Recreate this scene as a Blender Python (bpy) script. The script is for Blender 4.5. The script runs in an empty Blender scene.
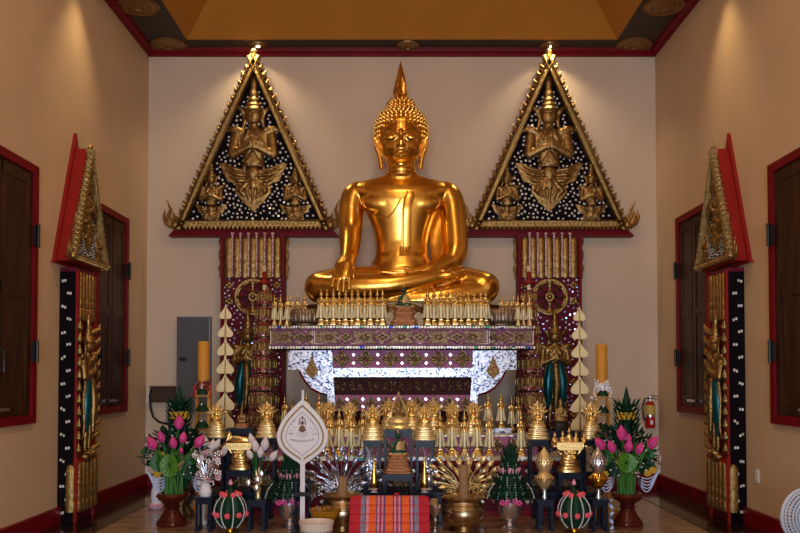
import bpy, bmesh, math, random
from mathutils import Vector, Matrix, Euler
rnd = random.Random(11)
C = bpy.context.scene.collection
SC = bpy.context.scene
PI = math.pi
# ---------------------------------------------------------------- camera geometry
F, VX, HY, CZ, PITCH = 793.0, 402.0, 376.0, 1.375, math.radians(1.6)
PY0 = HY - F*math.tan(PITCH)
def P(x, y, Y):
    a = (x-VX)/F; b = (PY0-y)/F
    t = Y/(math.cos(PITCH)-b*math.sin(PITCH))
    return Vector((a*t, Y, CZ+(math.sin(PITCH)+b*math.cos(PITCH))*t))
def W(px, Y): return px*Y/F
cam = bpy.data.cameras.new('camera'); camo = bpy.data.objects.new('camera', cam); C.objects.link(camo)
camo.location = (0, 0, CZ); camo.rotation_euler = (PI/2+PITCH, 0, 0)
cam.sensor_width = 36; cam.lens = F*36/800; cam.shift_x = -2/800; cam.shift_y = (PY0-266.5)/800
SC.camera = camo
# ---------------------------------------------------------------- materials
MATS = {}
def newmat(name):
    m = bpy.data.materials.new(name); m.use_nodes = True
    nt = m.node_tree; b = nt.nodes['Principled BSDF']; MATS[name] = m
    return m, nt, b
def c4(c): return (c[0], c[1], c[2], 1)
def mat(name, col, rough=.5, metal=0., var=.0, vs=8., bump=0., bs=40., trans=0., coat=0., spec=None, ior=None):
    m, nt, b = newmat(name); N = nt.nodes; L = nt.links
    b.inputs['Base Color'].default_value = c4(col); b.inputs['Roughness'].default_value = rough
    b.inputs['Metallic'].default_value = metal
    if metal < .5: b.inputs['Specular IOR Level'].default_value = .22 if spec is None else spec
    if trans: b.inputs['Transmission Weight'].default_value = trans
    if coat: b.inputs['Coat Weight'].default_value = coat
    if ior: b.inputs['IOR'].default_value = ior
    tc = N.new('ShaderNodeTexCoord')
    if var:
        nz = N.new('ShaderNodeTexNoise'); nz.inputs['Scale'].default_value = vs; nz.inputs['Detail'].default_value = 3
        L.new(tc.outputs['Object'], nz.inputs['Vector'])
        r = N.new('ShaderNodeValToRGB')
        r.color_ramp.elements[0].position = .3; r.color_ramp.elements[1].position = .7
        r.color_ramp.elements[0].color = c4([max(0, v*(1-var)) for v in col]); r.color_ramp.elements[1].color = c4([min(1, v*(1+var*.6)) for v in col])
        L.new(nz.outputs['Fac'], r.inputs['Fac']); L.new(r.outputs['Color'], b.inputs['Base Color'])
    if bump:
        nz = N.new('ShaderNodeTexNoise'); nz.inputs['Scale'].default_value = bs; nz.inputs['Detail'].default_value = 2
        L.new(tc.outputs['Object'], nz.inputs['Vector'])
        bp = N.new('ShaderNodeBump'); bp.inputs['Strength'].default_value = bump; bp.inputs['Distance'].default_value = .02
        L.new(nz.outputs['Fac'], bp.inputs['Height']); L.new(bp.outputs['Normal'], b.inputs['Normal'])
    return m
def cells(name, stops, scale=60., rough=.2, metal=0., const=True, mode='vor', axis=None, bump=.0):
    """mosaic of small cells, each one colour drawn from the ramp"""
    m, nt, b = newmat(name); N = nt.nodes; L = nt.links
    tc = N.new('ShaderNodeTexCoord'); b.inputs['Roughness'].default_value = rough; b.inputs['Metallic'].default_value = metal; b.inputs['Specular IOR Level'].default_value = .25
    r = N.new('ShaderNodeValToRGB'); r.color_ramp.interpolation = 'CONSTANT' if const else 'LINEAR'
    e = r.color_ramp.elements
    e[0].position = stops[0][0]; e[0].color = c4(stops[0][1]); e[1].position = stops[1][0]; e[1].color = c4(stops[1][1])
    for p, c in stops[2:]:
        q = e.new(p); q.color = c4(c)
    if mode == 'vor':
        v = N.new('ShaderNodeTexVoronoi'); v.inputs['Scale'].default_value = scale
        L.new(tc.outputs['Object'], v.inputs['Vector'])
        s = N.new('ShaderNodeSeparateColor'); L.new(v.outputs['Color'], s.inputs['Color']); L.new(s.outputs['Red'], r.inputs['Fac'])
        if bump:
            w = N.new('ShaderNodeMapping'); 
            bp = N.new('ShaderNodeBump'); bp.inputs['Strength'].default_value = bump; bp.inputs['Distance'].default_value = .02
            L.new(s.outputs['Green'], bp.inputs['Height']); L.new(bp.outputs['Normal'], b.inputs['Normal']); N.remove(w)
    else:
        s = N.new('ShaderNodeSeparateXYZ'); L.new(tc.outputs['Object'], s.inputs[0])
        k = N.new('ShaderNodeMath'); k.operation = 'MULTIPLY'; k.inputs[1].default_value = scale; L.new(s.outputs[0], k.inputs[0])
        fl = N.new('ShaderNodeMath'); fl.operation = 'FLOOR'; L.new(k.outputs[0], fl.inputs[0])
        wn = N.new('ShaderNodeTexWhiteNoise'); wn.noise_dimensions = '1D'; L.new(fl.outputs[0], wn.inputs['W'])
        L.new(wn.outputs['Value'], r.inputs['Fac'])
    L.new(r.outputs['Color'], b.inputs['Base Color'])
    return m
def emis(name, col, s):
    m, nt, b = newmat(name); b.inputs['Emission Color'].default_value = c4(col); b.inputs['Emission Strength'].default_value = s
    b.inputs['Base Color'].default_value = c4(col); return m

mat('wall_back', (.69, .545, .395), .62, var=.05, vs=1.2, bump=.08, bs=30)
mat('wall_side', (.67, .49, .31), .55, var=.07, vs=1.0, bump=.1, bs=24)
mat('red_trim', (.18, .004, .010), .45, spec=.12, var=.15, vs=5)
mat('red_bright', (.27, .016, .012), .45, spec=.12, var=.1, vs=6)
mat('soffit', (.062, .046, .033), .6)
mat('ochre', (.46, .19, .022), .6, var=.06, vs=2)
mat('medal', (.30, .17, .06), .4, .8, bump=.5, bs=30)
mat('buddha_gold', (.88, .48, .085), .29, 1., var=.08, vs=3., bump=.04, bs=6, coat=.35)
mat('gold', (.93, .67, .27), .31, 1., var=.15, vs=30)
mat('pale_gold', (.95, .76, .38), .34, .75, var=.1, vs=40)
mat('ivory_gold', (.98, .90, .58), .4, .25, var=.12, vs=40)
mat('bronze', (.36, .22, .075), .36, .9, var=.35, vs=25, bump=.3, bs=60)
mat('bronze_dark', (.20, .13, .065), .38, .85, var=.3, vs=20, bump=.3, bs=50)
mat('petal_bronze', (.30, .22, .15), .38, .7, var=.4, vs=30)
mat('frame_gold', (.42, .27, .09), .36, .85, var=.35, vs=40, bump=.4, bs=80)
mat('black_panel', (.006, .004, .006), .5, spec=.05)
mat('burgundy', (.14, .010, .026), .5, spec=.1, var=.25, vs=9)
mat('recess_dark', (.045, .012, .014), .6, spec=.1)
mat('purple', (.40, .14, .28), .5, spec=.12, var=.2, vs=14)
mat('outline', (.88, .74, .66), .4, .1)
mat('teal', (.0, .10, .12), .28, .5, var=.4, vs=50)
mat('lacquer', (.006, .011, .026), .32, spec=.16)
mat('shutter', (.075, .028, .014), .42, var=.35, vs=6)
mat('iron', (.02, .018, .016), .4, .6)
mat('grey_paint', (.11, .11, .115), .5, var=.05, vs=4)
mat('grey_paint_bluelit', (.30, .34, .42), .5)  # cabinet grey made lighter and bluer: cool light on its side painted in
mat('cream_leaf', (.92, .79, .44), .5, var=.04, vs=10)
mat('candle', (.66, .30, .04), .42, var=.06, vs=8)
mat('tan_wax', (.36, .21, .10), .5, var=.2, vs=20)
mat('brass', (.46, .35, .20), .30, 1., var=.15, vs=8)
mat('bright_brass', (.85, .52, .10), .2, 1.)
mat('silver', (.75, .76, .82), .22, .95)
mat('silver_blue', (.52, .54, .66), .26, .85, var=.2, vs=30)
mat('glass_amber', (.95, .55, .05), .06, 0., trans=.75, spec=.5)
mat('leaf', (.022, .13, .02), .35, var=.4, vs=14)
mat('leaf_dark', (.004, .042, .018), .5, var=.5, vs=40)
mat('leaf_light', (.085, .24, .02), .35, var=.25, vs=10)
mat('stem', (.06, .20, .03), .4)
mat('pink', (.72, .07, .30), .32, var=.35, vs=24)
mat('pink_pale', (.80, .35, .48), .45, var=.2, vs=40)
mat('coral', (.90, .12, .16), .5, var=.2, vs=60)
mat('white', (.82, .82, .84), .35)
mat('white_cloth', (.74, .72, .68), .55)
mat('petal_white', (.78, .70, .70), .4, var=.15, vs=30)
mat('bead', (.9, .92, .95), .15)
mat('blue_bead', (.55, .68, .95), .25)
mat('yellow_flower', (.72, .42, .04), .6, var=.35, vs=70, bump=.6, bs=120)
mat('vase_red', (.085, .010, .006), .22, spec=.4, var=.2, vs=8)
mat('jade', (.006, .07, .045), .12, coat=.6)
mat('copper', (.62, .30, .14), .3, .7, var=.35, vs=60, bump=.4, bs=90)
mat('dark_wood', (.07, .035, .018), .5, var=.3, vs=10)
mat('cream_ceramic', (.75, .66, .55), .3)
mat('ext_red', (.45, .012, .012), .25, coat=.5)
mat('ext_label', (.62, .42, .10), .5)
mat('rubber', (.012, .012, .014), .5)
mat('fan_plastic', (.50, .56, .66), .35)
mat('red_cloth', (.55, .012, .03), .75, bump=.3, bs=120)
mat('dark_line', (.03, .015, .01), .4)
mat('print_brown', (.22, .12, .08), .6)
mat('print_gold', (.60, .38, .10), .5)
mat('red_bead', (.6, .02, .02), .25)
mat('black_marble', (.016, .010, .009), .12, coat=.3, var=.5, vs=6)
cells('chips', [(0, (.8, .85, .97)), (.30, (.45, .52, .90)), (.60, (.85, .78, .80)), (.75, (.28, .38, .80)), (.88, (.85, .6, .75)), (.95, (.1, .6, .4))], 45, .15, .35)
cells('chips_white', [(0, (.95, .93, .86)), (.75, (.75, .8, .95)), (.92, (.55, .8, .5))], 30, .15, .3)
cells('chips_pink', [(0, (.85, .62, .60)), (.3, (.45, .20, .26)), (.6, (.9, .85, .85)), (.8, (.6, .3, .25))], 90, .2, .3)
cells('mosaic', [(0, (.80, .84, .95)), (.30, (.36, .42, .60)), (.48, (.92, .94, 1.)), (.66, (.06, .08, .15)), (.82, (.58, .64, .80))], 60, .22, .25, bump=.5)
cells('gems', [(0, (.62, .50, .34)), (.3, (.88, .82, .70)), (.5, (.40, .30, .20)), (.62, (.70, .60, .45)), (.80, (.02, .06, .42)), (.86, (.9, .92, .95)), (.93, (.02, .28, .14))], 28, .3, .2)
cells('filigree', [(0, (.30, .17, .05)), (.4, (.09, .035, .015)), (.6, (.45, .28, .08)), (.85, (.16, .07, .02))], 110, .45, .35, bump=.8)
cells('filigree_red', [(0, (.26, .02, .03)), (.5, (.50, .32, .10)), (.65, (.15, .01, .02)), (.92, (.8, .7, .7))], 100, .35, .4, bump=.6)
cells('brocade', [(0, (.20, .13, .055)), (.35, (.09, .05, .025)), (.6, (.34, .24, .11)), (.85, (.14, .05, .045))], 100, .4, .4, bump=.5)
cells('brown_deco', [(0, (.075, .03, .02)), (.45, (.17, .10, .055)), (.7, (.045, .015, .015)), (.93, (.45, .38, .28))], 95, .4, .3, bump=.6)
cells('silver_mix', [(0, (.70, .72, .80)), (.4, (.25, .26, .34)), (.6, (.85, .86, .9)), (.85, (.5, .35, .3))], 120, .25, .6, bump=.6)
cells('gold_mix', [(0, (.62, .40, .12)), (.4, (.22, .12, .04)), (.6, (.85, .62, .28)), (.9, (.4, .1, .06))], 120, .28, .7, bump=.6)
# floor : polished marble tiles
def floor_mat():
    m, nt, b = newmat('marble'); N = nt.nodes; L = nt.links
    tc = N.new('ShaderNodeTexCoord')
    br = N.new('ShaderNodeTexBrick'); br.offset = 0; br.inputs['Scale'].default_value = 1
    br.inputs['Brick Width'].default_value = .6; br.inputs['Row Height'].default_value = .6
    br.inputs['Mortar Size'].default_value = .004
    br.inputs['Color1'].default_value = (.44, .27, .16, 1); br.inputs['Color2'].default_value = (.34, .21, .125, 1); br.inputs['Mortar'].default_value = (.05, .03, .02, 1)
    L.new(tc.outputs['Object'], br.inputs['Vector'])
    mp = N.new('ShaderNodeMapping'); mp.inputs['Scale'].default_value = (1.2, 5, 1); L.new(tc.outputs['Object'], mp.inputs[0])
    nz = N.new('ShaderNodeTexNoise'); nz.inputs['Scale'].default_value = 2.2; nz.inputs['Detail'].default_value = 7; nz.inputs['Distortion'].default_value = 1.2
    L.new(mp.outputs[0], nz.inputs['Vector'])
    r = N.new('ShaderNodeValToRGB'); r.color_ramp.elements[0].position = .3; r.color_ramp.elements[0].color = (.35, .35, .36, 1); r.color_ramp.elements[1].position = .7; r.color_ramp.elements[1].color = (1.1, 1.05, 1, 1)
    L.new(nz.outputs['Fac'], r.inputs['Fac'])
    mx = N.new('ShaderNodeMix'); mx.data_type = 'RGBA'; mx.blend_type = 'MULTIPLY'; mx.inputs[0].default_value = 1
    L.new(br.outputs['Color'], mx.inputs[6]); L.new(r.outputs['Color'], mx.inputs[7]); L.new(mx.outputs[2], b.inputs['Base Color'])
    b.inputs['Roughness'].default_value = .17
floor_mat()
def wood_mat():
    m, nt, b = newmat('shutter_wood'); N = nt.nodes; L = nt.links
    tc = N.new('ShaderNodeTexCoord'); mp = N.new('ShaderNodeMapping'); mp.inputs['Scale'].default_value = (6, 6, .5); L.new(tc.outputs['Object'], mp.inputs[0])
    nz = N.new('ShaderNodeTexNoise'); nz.inputs['Scale'].default_value = 3; nz.inputs['Detail'].default_value = 6; L.new(mp.outputs[0], nz.inputs['Vector'])
    r = N.new('ShaderNodeValToRGB'); r.color_ramp.elements[0].position = .3; r.color_ramp.elements[0].color = (.022, .008, .004, 1); r.color_ramp.elements[1].position = .75; r.color_ramp.elements[1].color = (.085, .032, .014, 1)
    L.new(nz.outputs['Fac'], r.inputs['Fac']); L.new(r.outputs['Color'], b.inputs['Base Color']); b.inputs['Roughness'].default_value = .4; b.inputs['Specular IOR Level'].default_value = .2
wood_mat()
def stripes_mat():
    m, nt, b = newmat('cushion_stripes'); N = nt.nodes; L = nt.links
    tc = N.new('ShaderNodeTexCoord'); s = N.new('ShaderNodeSeparateXYZ'); L.new(tc.outputs['Object'], s.inputs[0])
    mr = N.new('ShaderNodeMapRange'); mr.inputs[1].default_value = -.335; mr.inputs[2].default_value = .335; L.new(s.outputs[0], mr.inputs[0])
    r = N.new('ShaderNodeValToRGB'); r.color_ramp.interpolation = 'CONSTANT'
    red, gry, pnk, org, blu, pur = (.52, .010, .03), (.24, .22, .30), (.75, .28, .34), (.85, .13, .02), (.10, .05, .22), (.42, .05, .14)
    seq = [(0, red), (.135, gry), (.19, blu), (.20, pnk), (.235, org), (.33, blu), (.345, pnk), (.37, pur), (.40, pnk), (.42, blu), (.445, org), (.54, blu), (.555, pnk), (.58, pur), (.61, pnk), (.635, blu), (.655, org), (.75, blu), (.765, pnk), (.79, blu), (.81, gry), (.865, red)]
    e = r.color_ramp.elements
    e[0].position = 0; e[0].color = c4(red); e[1].position = .135; e[1].color = c4(gry)
    for p, c in seq[2:]:
        q = e.new(p); q.color = c4(c)
    L.new(mr.outputs[0], r.inputs['Fac'])
    # small woven figures
    v = N.new('ShaderNodeTexVoronoi'); v.inputs['Scale'].default_value = 70; L.new(tc.outputs['Object'], v.inputs['Vector'])
    r2 = N.new('ShaderNodeValToRGB'); r2.color_ramp.elements[0].position = .25; r2.color_ramp.elements[0].color = (.72, .72, .72, 1); r2.color_ramp.elements[1].position = .6; r2.color_ramp.elements[1].color = (1.05, 1.1, 1.1, 1)
    L.new(v.outputs['Distance'], r2.inputs['Fac'])
    mx = N.new('ShaderNodeMix'); mx.data_type = 'RGBA'; mx.blend_type = 'MULTIPLY'; mx.inputs[0].default_value = 1
    L.new(r.outputs['Color'], mx.inputs[6]); L.new(r2.outputs['Color'], mx.inputs[7]); L.new(mx.outputs[2], b.inputs['Base Color'])
    b.inputs['Roughness'].default_value = .8
stripes_mat()
# ---------------------------------------------------------------- mesh builder
def frame(d):
    d = Vector(d).normalized(); up = Vector((0, 0, 1)) if abs(d.z) < .95 else Vector((0, 1, 0))
    a = d.cross(up).normalized(); return a, a.cross(d).normalized()
def smooth_path(pts, rad, n=4):
    pts = [Vector(p) for p in pts]; rp, rr = [], []
    for i in range(len(pts)-1):
        a, b, c, d = max(i-1, 0), i, i+1, min(i+2, len(pts)-1)
        for k in range(n):
            u = k/n; w = (-.5*u+u*u-.5*u**3, 1-2.5*u*u+1.5*u**3, .5*u+2*u*u-1.5*u**3, -.5*u*u+.5*u**3)
            rp.append(pts[a]*w[0]+pts[b]*w[1]+pts[c]*w[2]+pts[d]*w[3]); rr.append(rad[a]*w[0]+rad[b]*w[1]+rad[c]*w[2]+rad[d]*w[3])
    return rp+[pts[-1]], rr+[rad[-1]]
class MB:
    def __init__(s): s.v = []; s.f = []
    def add(s, v, f, M=None):
        n = len(s.v); s.v += [tuple(M @ Vector(p)) if M else tuple(p) for p in v]; s.f += [tuple(i+n for i in q) for q in f]; return s
    def box(s, c, d, M=None, rz=0, ry=0, rx=0):
        x, y, z = [q/2 for q in d]
        v = [(i, j, k) for i in (-x, x) for j in (-y, y) for k in (-z, z)]
        T = Matrix.Translation(Vector(c)) @ Euler((rx, ry, rz)).to_matrix().to_4x4()
        if M: T = M @ T
        return s.add(v, [(0, 1, 3, 2), (4, 6, 7, 5), (0, 4, 5, 1), (2, 3, 7, 6), (0, 2, 6, 4), (1, 5, 7, 3)], T)
    def rings(s, rs, M=None, closed=True):
        n = len(rs[0]); v = [p for r in rs for p in r]; f = []
        for i in range(len(rs)-1):
            for j in range(n):
                k = (j+1) % n; f.append((i*n+j, i*n+k, (i+1)*n+k, (i+1)*n+j))
        if closed: f.append(tuple(range(n))); f.append(tuple((len(rs)-1)*n+j for j in reversed(range(n))))
        return s.add(v, f, M)
    def lathe(s, prof, seg=20, c=(0, 0, 0), sx=1, sy=1, M=None, lob=0, la=0, sq=0):
        rs = []
        for r, z in prof:
            ring = []
            for j in range(seg):
                a = 2*PI*j/seg; q = max(r, 1e-4)
                if lob: q *= 1+la*abs(math.cos(lob*a/2))-la
                ca, sa = math.cos(a), math.sin(a)
                if sq: k = (abs(ca)**sq+abs(sa)**sq)**(-1/sq); q *= k
                ring.append((c[0]+q*ca*sx, c[1]+q*sa*sy, c[2]+z))
            rs.append(ring)
        return s.rings(rs, M)
    def ell(s, c, r, seg=16, n=9, M=None, rot=None):
        if isinstance(r, (int, float)): r = (r, r, r)
        T = Matrix.Translation(Vector(c))
        if rot: T = T @ Euler(rot).to_matrix().to_4x4()
        if M: T = M @ T
        rs = []
        for i in range(n+1):
            t = -PI/2+PI*i/n; q = max(math.cos(t), .002)
            rs.append([(r[0]*q*math.cos(2*PI*j/seg), r[1]*q*math.sin(2*PI*j/seg), r[2]*math.sin(t)) for j in range(seg)])
        return s.rings(rs, T)
    def tube(s, pts, rad, seg=8, M=None, flat=None, round_ends=False):
        pts = [Vector(p) for p in pts]
        if isinstance(rad, (int, float)): rad = [rad]*len(pts)
        rad = list(rad)
        if round_ends:
            d0 = (pts[0]-pts[1]).normalized(); d1 = (pts[-1]-pts[-2]).normalized(); r0, r1 = rad[0], rad[-1]
            pre = [pts[0]+d0*r0*k for k in (.97, .7, .38)]; post = [pts[-1]+d1*r1*k for k in (.38, .7, .97)]
            pts = pre+pts+post; rad = [r0*.2, r0*.71, r0*.92]+rad+[r1*.92, r1*.71, r1*.2]
        rs = []; a = None
        for i, p in enumerate(pts):
            d = pts[min(i+1, len(pts)-1)]-pts[max(i-1, 0)]
            if d.length < 1e-9: d = Vector((0, 0, 1))
            d.normalize()
            if a is None: a, b = frame(d)
            else:
                a = (a-d*a.dot(d))
                if a.length < 1e-6: a, b = frame(d)
                a.normalize(); b = d.cross(a)
            ff = flat or 1
            rs.append([p+(a*math.cos(2*PI*j/seg)+b*math.sin(2*PI*j/seg)*ff)*max(rad[i], 1e-4) for j in range(seg)])
        return s.rings(rs, M)
    def limb(s, pts, rad, seg=20, **k):
        p, r = smooth_path(pts, rad); return s.tube(p, r, seg, round_ends=True, **k)
    def cap(s, p, q, r1, r2=None, seg=14, M=None):
        return s.tube([p, q], [r1, r2 if r2 is not None else r1], seg, M, round_ends=True)
    def prism(s, out, y0, y1, M=None):
        n = len(out); v = [(x, y0, z) for x, z in out]+[(x, y1, z) for x, z in out]
        f = [tuple(range(n)), tuple(range(2*n-1, n-1, -1))]+[(i, (i+1) % n, n+(i+1) % n, n+i) for i in range(n)]
        return s.add(v, f, M)
    def mesh(s, name='m', smooth=True, recalc=True):
        me = bpy.data.meshes.new(name); me.from_pydata(s.v, [], s.f)
        if recalc:
            bm = bmesh.new(); bm.from_mesh(me); bmesh.ops.recalc_face_normals(bm, faces=bm.faces); bm.to_mesh(me); bm.free()
        if smooth:
            for p in me.polygons: p.use_smooth = True
            try: me.set_sharp_from_angle(angle=math.radians(38))
            except Exception: pass
        me.update(); return me
def remesh(mb, vox, it=3, fac=.5):
    me = mb.mesh('tmp', False); o = bpy.data.objects.new('tmp', me); C.objects.link(o)
    m = o.modifiers.new('r', 'REMESH'); m.mode = 'VOXEL'; m.voxel_size = vox
    if it:
        q = o.modifiers.new('s', 'SMOOTH'); q.iterations = it; q.factor = fac
    bpy.context.view_layer.update()
    dg = bpy.context.evaluated_depsgraph_get(); res = bpy.data.meshes.new_from_object(o.evaluated_get(dg))
    bpy.data.objects.remove(o); bpy.data.meshes.remove(me)
    for p in res.polygons: p.use_smooth = True
    return res
def obj(name, mb, m, parent=None, smooth=True, loc=None, rot=None, sc=None):
    me = mb if isinstance(mb, bpy.types.Mesh) else mb.mesh(name, smooth)
    me.name = name
    if m and not me.materials: me.materials.append(MATS[m])
    o = bpy.data.objects.new(name, me); C.objects.link(o)
    if parent: o.parent = parent
    if loc is not None: o.location = loc
    if rot is not None: o.rotation_euler = rot
    if sc is not None: o.scale = (sc, sc, sc) if isinstance(sc, (int, float)) else sc
    return o
def tag(o, label=None, cat=None, group=None, kind=None):
    if label: o['label'] = label
    if cat: o['category'] = cat
    if group: o['group'] = group
    if kind: o['kind'] = kind
    return o
def thing(name, label, cat, loc=(0, 0, 0), rz=0, group=None, sc=1):
    o = bpy.data.objects.new(name, None); C.objects.link(o); o.location = loc; o.rotation_euler = (0, 0, rz); o.scale = (sc,)*3 if isinstance(sc, (int, float)) else sc
    o.empty_display_size = .05
    return tag(o, label, cat, group)
def struct(name, mb, m, smooth=False, parent=None):
    o = obj(name, mb, m, parent, smooth)
    if not parent: o['kind'] = 'structure'
    return o
def kids(o): return list(KIDS.get(o.name, []))
def copy_tree(o, loc=None, rz=None, label=None, group=None, sc=None, parent=None):
    c = o.copy(); C.objects.link(c)
    if parent: c.parent = parent
    if loc is not None: c.location = loc
    if rz is not None: c.rotation_euler = (0, 0, rz)
    if label: c['label'] = label
    if group: c['group'] = group
    if sc is not None: c.scale = (sc,)*3 if isinstance(sc, (int, float)) else sc
    for ch in [x for x in bpy.data.objects if x.parent == o]: copy_tree(ch, parent=c)
    return c
ORD = ['first', 'second', 'third', 'fourth', 'fifth', 'sixth', 'seventh', 'eighth', 'ninth', 'tenth', 'eleventh', 'twelfth']
# ================================================================ ROOM
XW = 3.225; YB = 10.0; YF = -4.5
ZC = P(402, 50, YB).z; ZT = ZC+.95
struct('floor', MB().box((0, (YB+YF)/2, -.05), (2*XW+.4, YB-YF+.4, .1)), 'marble')
struct('wall_back', MB().box((0, YB+.1, ZC/2), (2*XW+.4, .2, ZC)), 'wall_back')
struct('wall_left', MB().box((-XW-.1, (YB+YF)/2, ZC/2), (.2, YB-YF, ZC)), 'wall_side')
struct('wall_right', MB().box((XW+.1, (YB+YF)/2, ZC/2), (.2, YB-YF, ZC)), 'wall_side')
m = MB()   # entrance wall behind the camera with a wide opening
for sx in (-1, 1): m.box((sx*2.56, YF-.1, ZC/2), (1.33+.2, .2, ZC))
m.box((0, YF-.1, (3.3+ZC)/2), (3.6, .2, ZC-3.3))
struct('wall_front', m, 'wall_side')
m = MB()
for sx in (-1, 1): m.box((sx*1.83, YF, 1.65), (.12, .24, 3.3))
m.box((0, YF, 3.36), (3.78, .24, .12))
struct('door_1', m, 'red_trim')
# dark marble border along the walls
m = MB()
for sx in (-1, 1): m.box((sx*(XW-.26), (YB+YF)/2, .002), (.52, YB-YF, .006))
m.box((0, YB-.26, .002), (2*XW-1.04, .52, .006))
struct('trim_1', m, 'black_marble')
for nm, c, d in (('baseboard_left', (-XW+.02, (YB+YF)/2, .075), (.04, YB-YF, .15)), ('baseboard_right', (XW-.02, (YB+YF)/2, .075), (.04, YB-YF, .15)), ('baseboard_back', (0, YB-.02, .075), (2*XW-.08, .04, .15))):
    struct(nm, MB().box(c, d), 'red_trim')
def crown(x0, x1, axis):
    m = MB(); prof = [(0, 0), (.05, 0), (.06, .03), (.10, .05), (.11, .085), (0, .085)]
    return m, prof
m = MB(); z0 = ZC-.09
for sx in (-1, 1):
    rs = [[(sx*(XW-a), y, z0+b) for a, b in ((0, 0), (.03, 0), (.045, .03), (.07, .045), (.085, .09), (0, .09))] for y in (YF, YB)]
    m.rings(rs)
struct('trim_2', m, 'red_trim')
struct('trim_3', MB().rings([[(x, YB-a, z0+b) for a, b in ((0, 0), (.03, 0), (.045, .03), (.07, .045), (.085, .09), (0, .09))] for x in (-XW+.03, XW-.03)]), 'red_trim')
# soffit and coffered ceiling
sx0 = 2.66; sy0 = P(402, 39.5, 1).y; yb = (ZC-CZ)/((ZC-CZ)/1)  # placeholder
t = None
# depth at which the soffit edge is seen at row 39.5
lo, hi = 8.5, 10.0
for _ in range(40):
    mid = (lo+hi)/2
    if P(402, 39.5, mid).z > ZC: hi = mid
    else: lo = mid
SYB = lo; SYF = YF+.5
m = MB()
for sx in (-1, 1): m.box((sx*(sx0+XW+.2)/2, (YB+YF)/2, ZC+.03), (XW+.2-sx0, YB-YF+.4, .06))
m.box((0, (SYB+YB+.2)/2, ZC+.03), (2*sx0, YB+.2-SYB, .06)); m.box((0, (SYF+YF-.2)/2, ZC+.03), (2*sx0, SYF-YF+.2, .06))
struct('ceiling', m, 'soffit')
a = .95; q0 = [(-sx0, SYB), (sx0, SYB), (sx0, SYF), (-sx0, SYF)]; q1 = [(-sx0+a, SYB-a), (sx0-a, SYB-a), (sx0-a, SYF+a), (-sx0+a, SYF+a)]
m = MB(); v = [(x, y, ZC) for x, y in q0]+[(x, y, ZC+a) for x, y in q1]
m.add(v, [(i, (i+1) % 4, 4+(i+1) % 4, 4+i) for i in range(4)]+[(4, 5, 6, 7)])
struct('ceiling_coffer', m, 'ochre')
# gilded ceiling medallions
def medallion(x, y, r, label, lit=False):
    t = thing('ceiling_light' if lit else 'ceiling_medallion', label, 'ceiling light' if lit else 'ceiling medallion', (x, y, ZC-.001), group='recessed ceiling lights' if lit else 'round gilded ceiling medallions')
    m = MB(); m.lathe([(.001, 0), (r, 0), (r, -.012), (r*.93, -.028), (r*.84, -.018), (r*.66, -.03), (r*.6, -.02), (r*.3, -.035), (r*.26, -.02), (.001, -.02)] if not lit else [(r*.62, 0), (r, 0), (r, -.012), (r*.9, -.03), (r*.62, -.02)], 28)
    if not lit:
        for k in range(12):
            a = k*PI/6; m.ell((r*.47*math.cos(a), r*.47*math.sin(a), -.022), (r*.13, r*.07, .014), 8, 5, rot=(0, 0, a))
    obj('rim' if lit else 'rosette', m, 'medal', t)
    if lit: obj('lamp', MB().lathe([(.001, -.012), (r*.6, -.012), (r*.6, -.016), (.001, -.022)], 20), 'lamp_glow', t)
    return t
emis('lamp_glow', (1., .80, .50), 14)
def spot(x, y, z, tgt, pw, ang, col=(1, .72, .42), blend=.6, r=.05):
    l = bpy.data.lights.new('spot', 'SPOT'); l.energy = pw; l.spot_size = math.radians(ang); l.spot_blend = blend; l.color = col; l.shadow_soft_size = r
    o = bpy.data.objects.new('spot_lamp', l); C.objects.link(o); o.location = (x, y, z)
    o.rotation_euler = (Vector(tgt)-Vector((x, y, z))).to_track_quat('-Z', 'Y').to_euler(); return o
def ceil_at(px, py):
    lo, hi = 5., 10.
    for _ in range(40):
        mid = (lo+hi)/2
        if P(px, py, mid).z > ZC: hi = mid
        else: lo = mid
    return P(px, py, lo)
c = ceil_at(169, 45); medallion(c.x, c.y-.0, .235, 'round gilded ceiling medallion in the back left corner')
c = ceil_at(634, 44.5); medallion(c.x, c.y, .235, 'round gilded ceiling medallion in the back right corner')
c = ceil_at(138, 5); medallion(c.x, c.y, .235, 'round gilded ceiling medallion on the left soffit, forward of the corner one')
c = ceil_at(664, 5); medallion(c.x, c.y, .235, 'round gilded ceiling medallion on the right soffit, forward of the corner one')
c = ceil_at(408, 45); medallion(c.x, c.y, .155, 'small gilded ceiling medallion above the large golden Buddha')
for px, nm in ((258, 'left'), (549.5, 'right')):
    c = ceil_at(px, 45); medallion(c.x, c.y, .12, 'lit recessed ceiling light above the %s triangular gable' % nm, True)
    spot(c.x-(.05 if nm == 'left' else 0), 9.70, ZC-.05, (c.x, 9.93, 2.2), 46, 120, (1, .78, .50), .9, .06)
for sx, nm in ((-1, 'left'), (1, 'right')):
    for y in (7.75, 4.2, .6):  # pairs nearer the entrance are added out of view for warm fill
        spot(sx*2.93, y, ZC-.04, (sx*3.0, y, 0), 55, 76, (1, .72, .38), 1., .06)
        if y > 0: medallion(sx*2.93, y, .12, 'recessed ceiling light washing the %s wall, %s' % (nm, 'near the shrine' if y > 7 else 'added unseen halfway down the hall' if y > 3 else 'added unseen nearest the entrance'), True)

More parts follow.
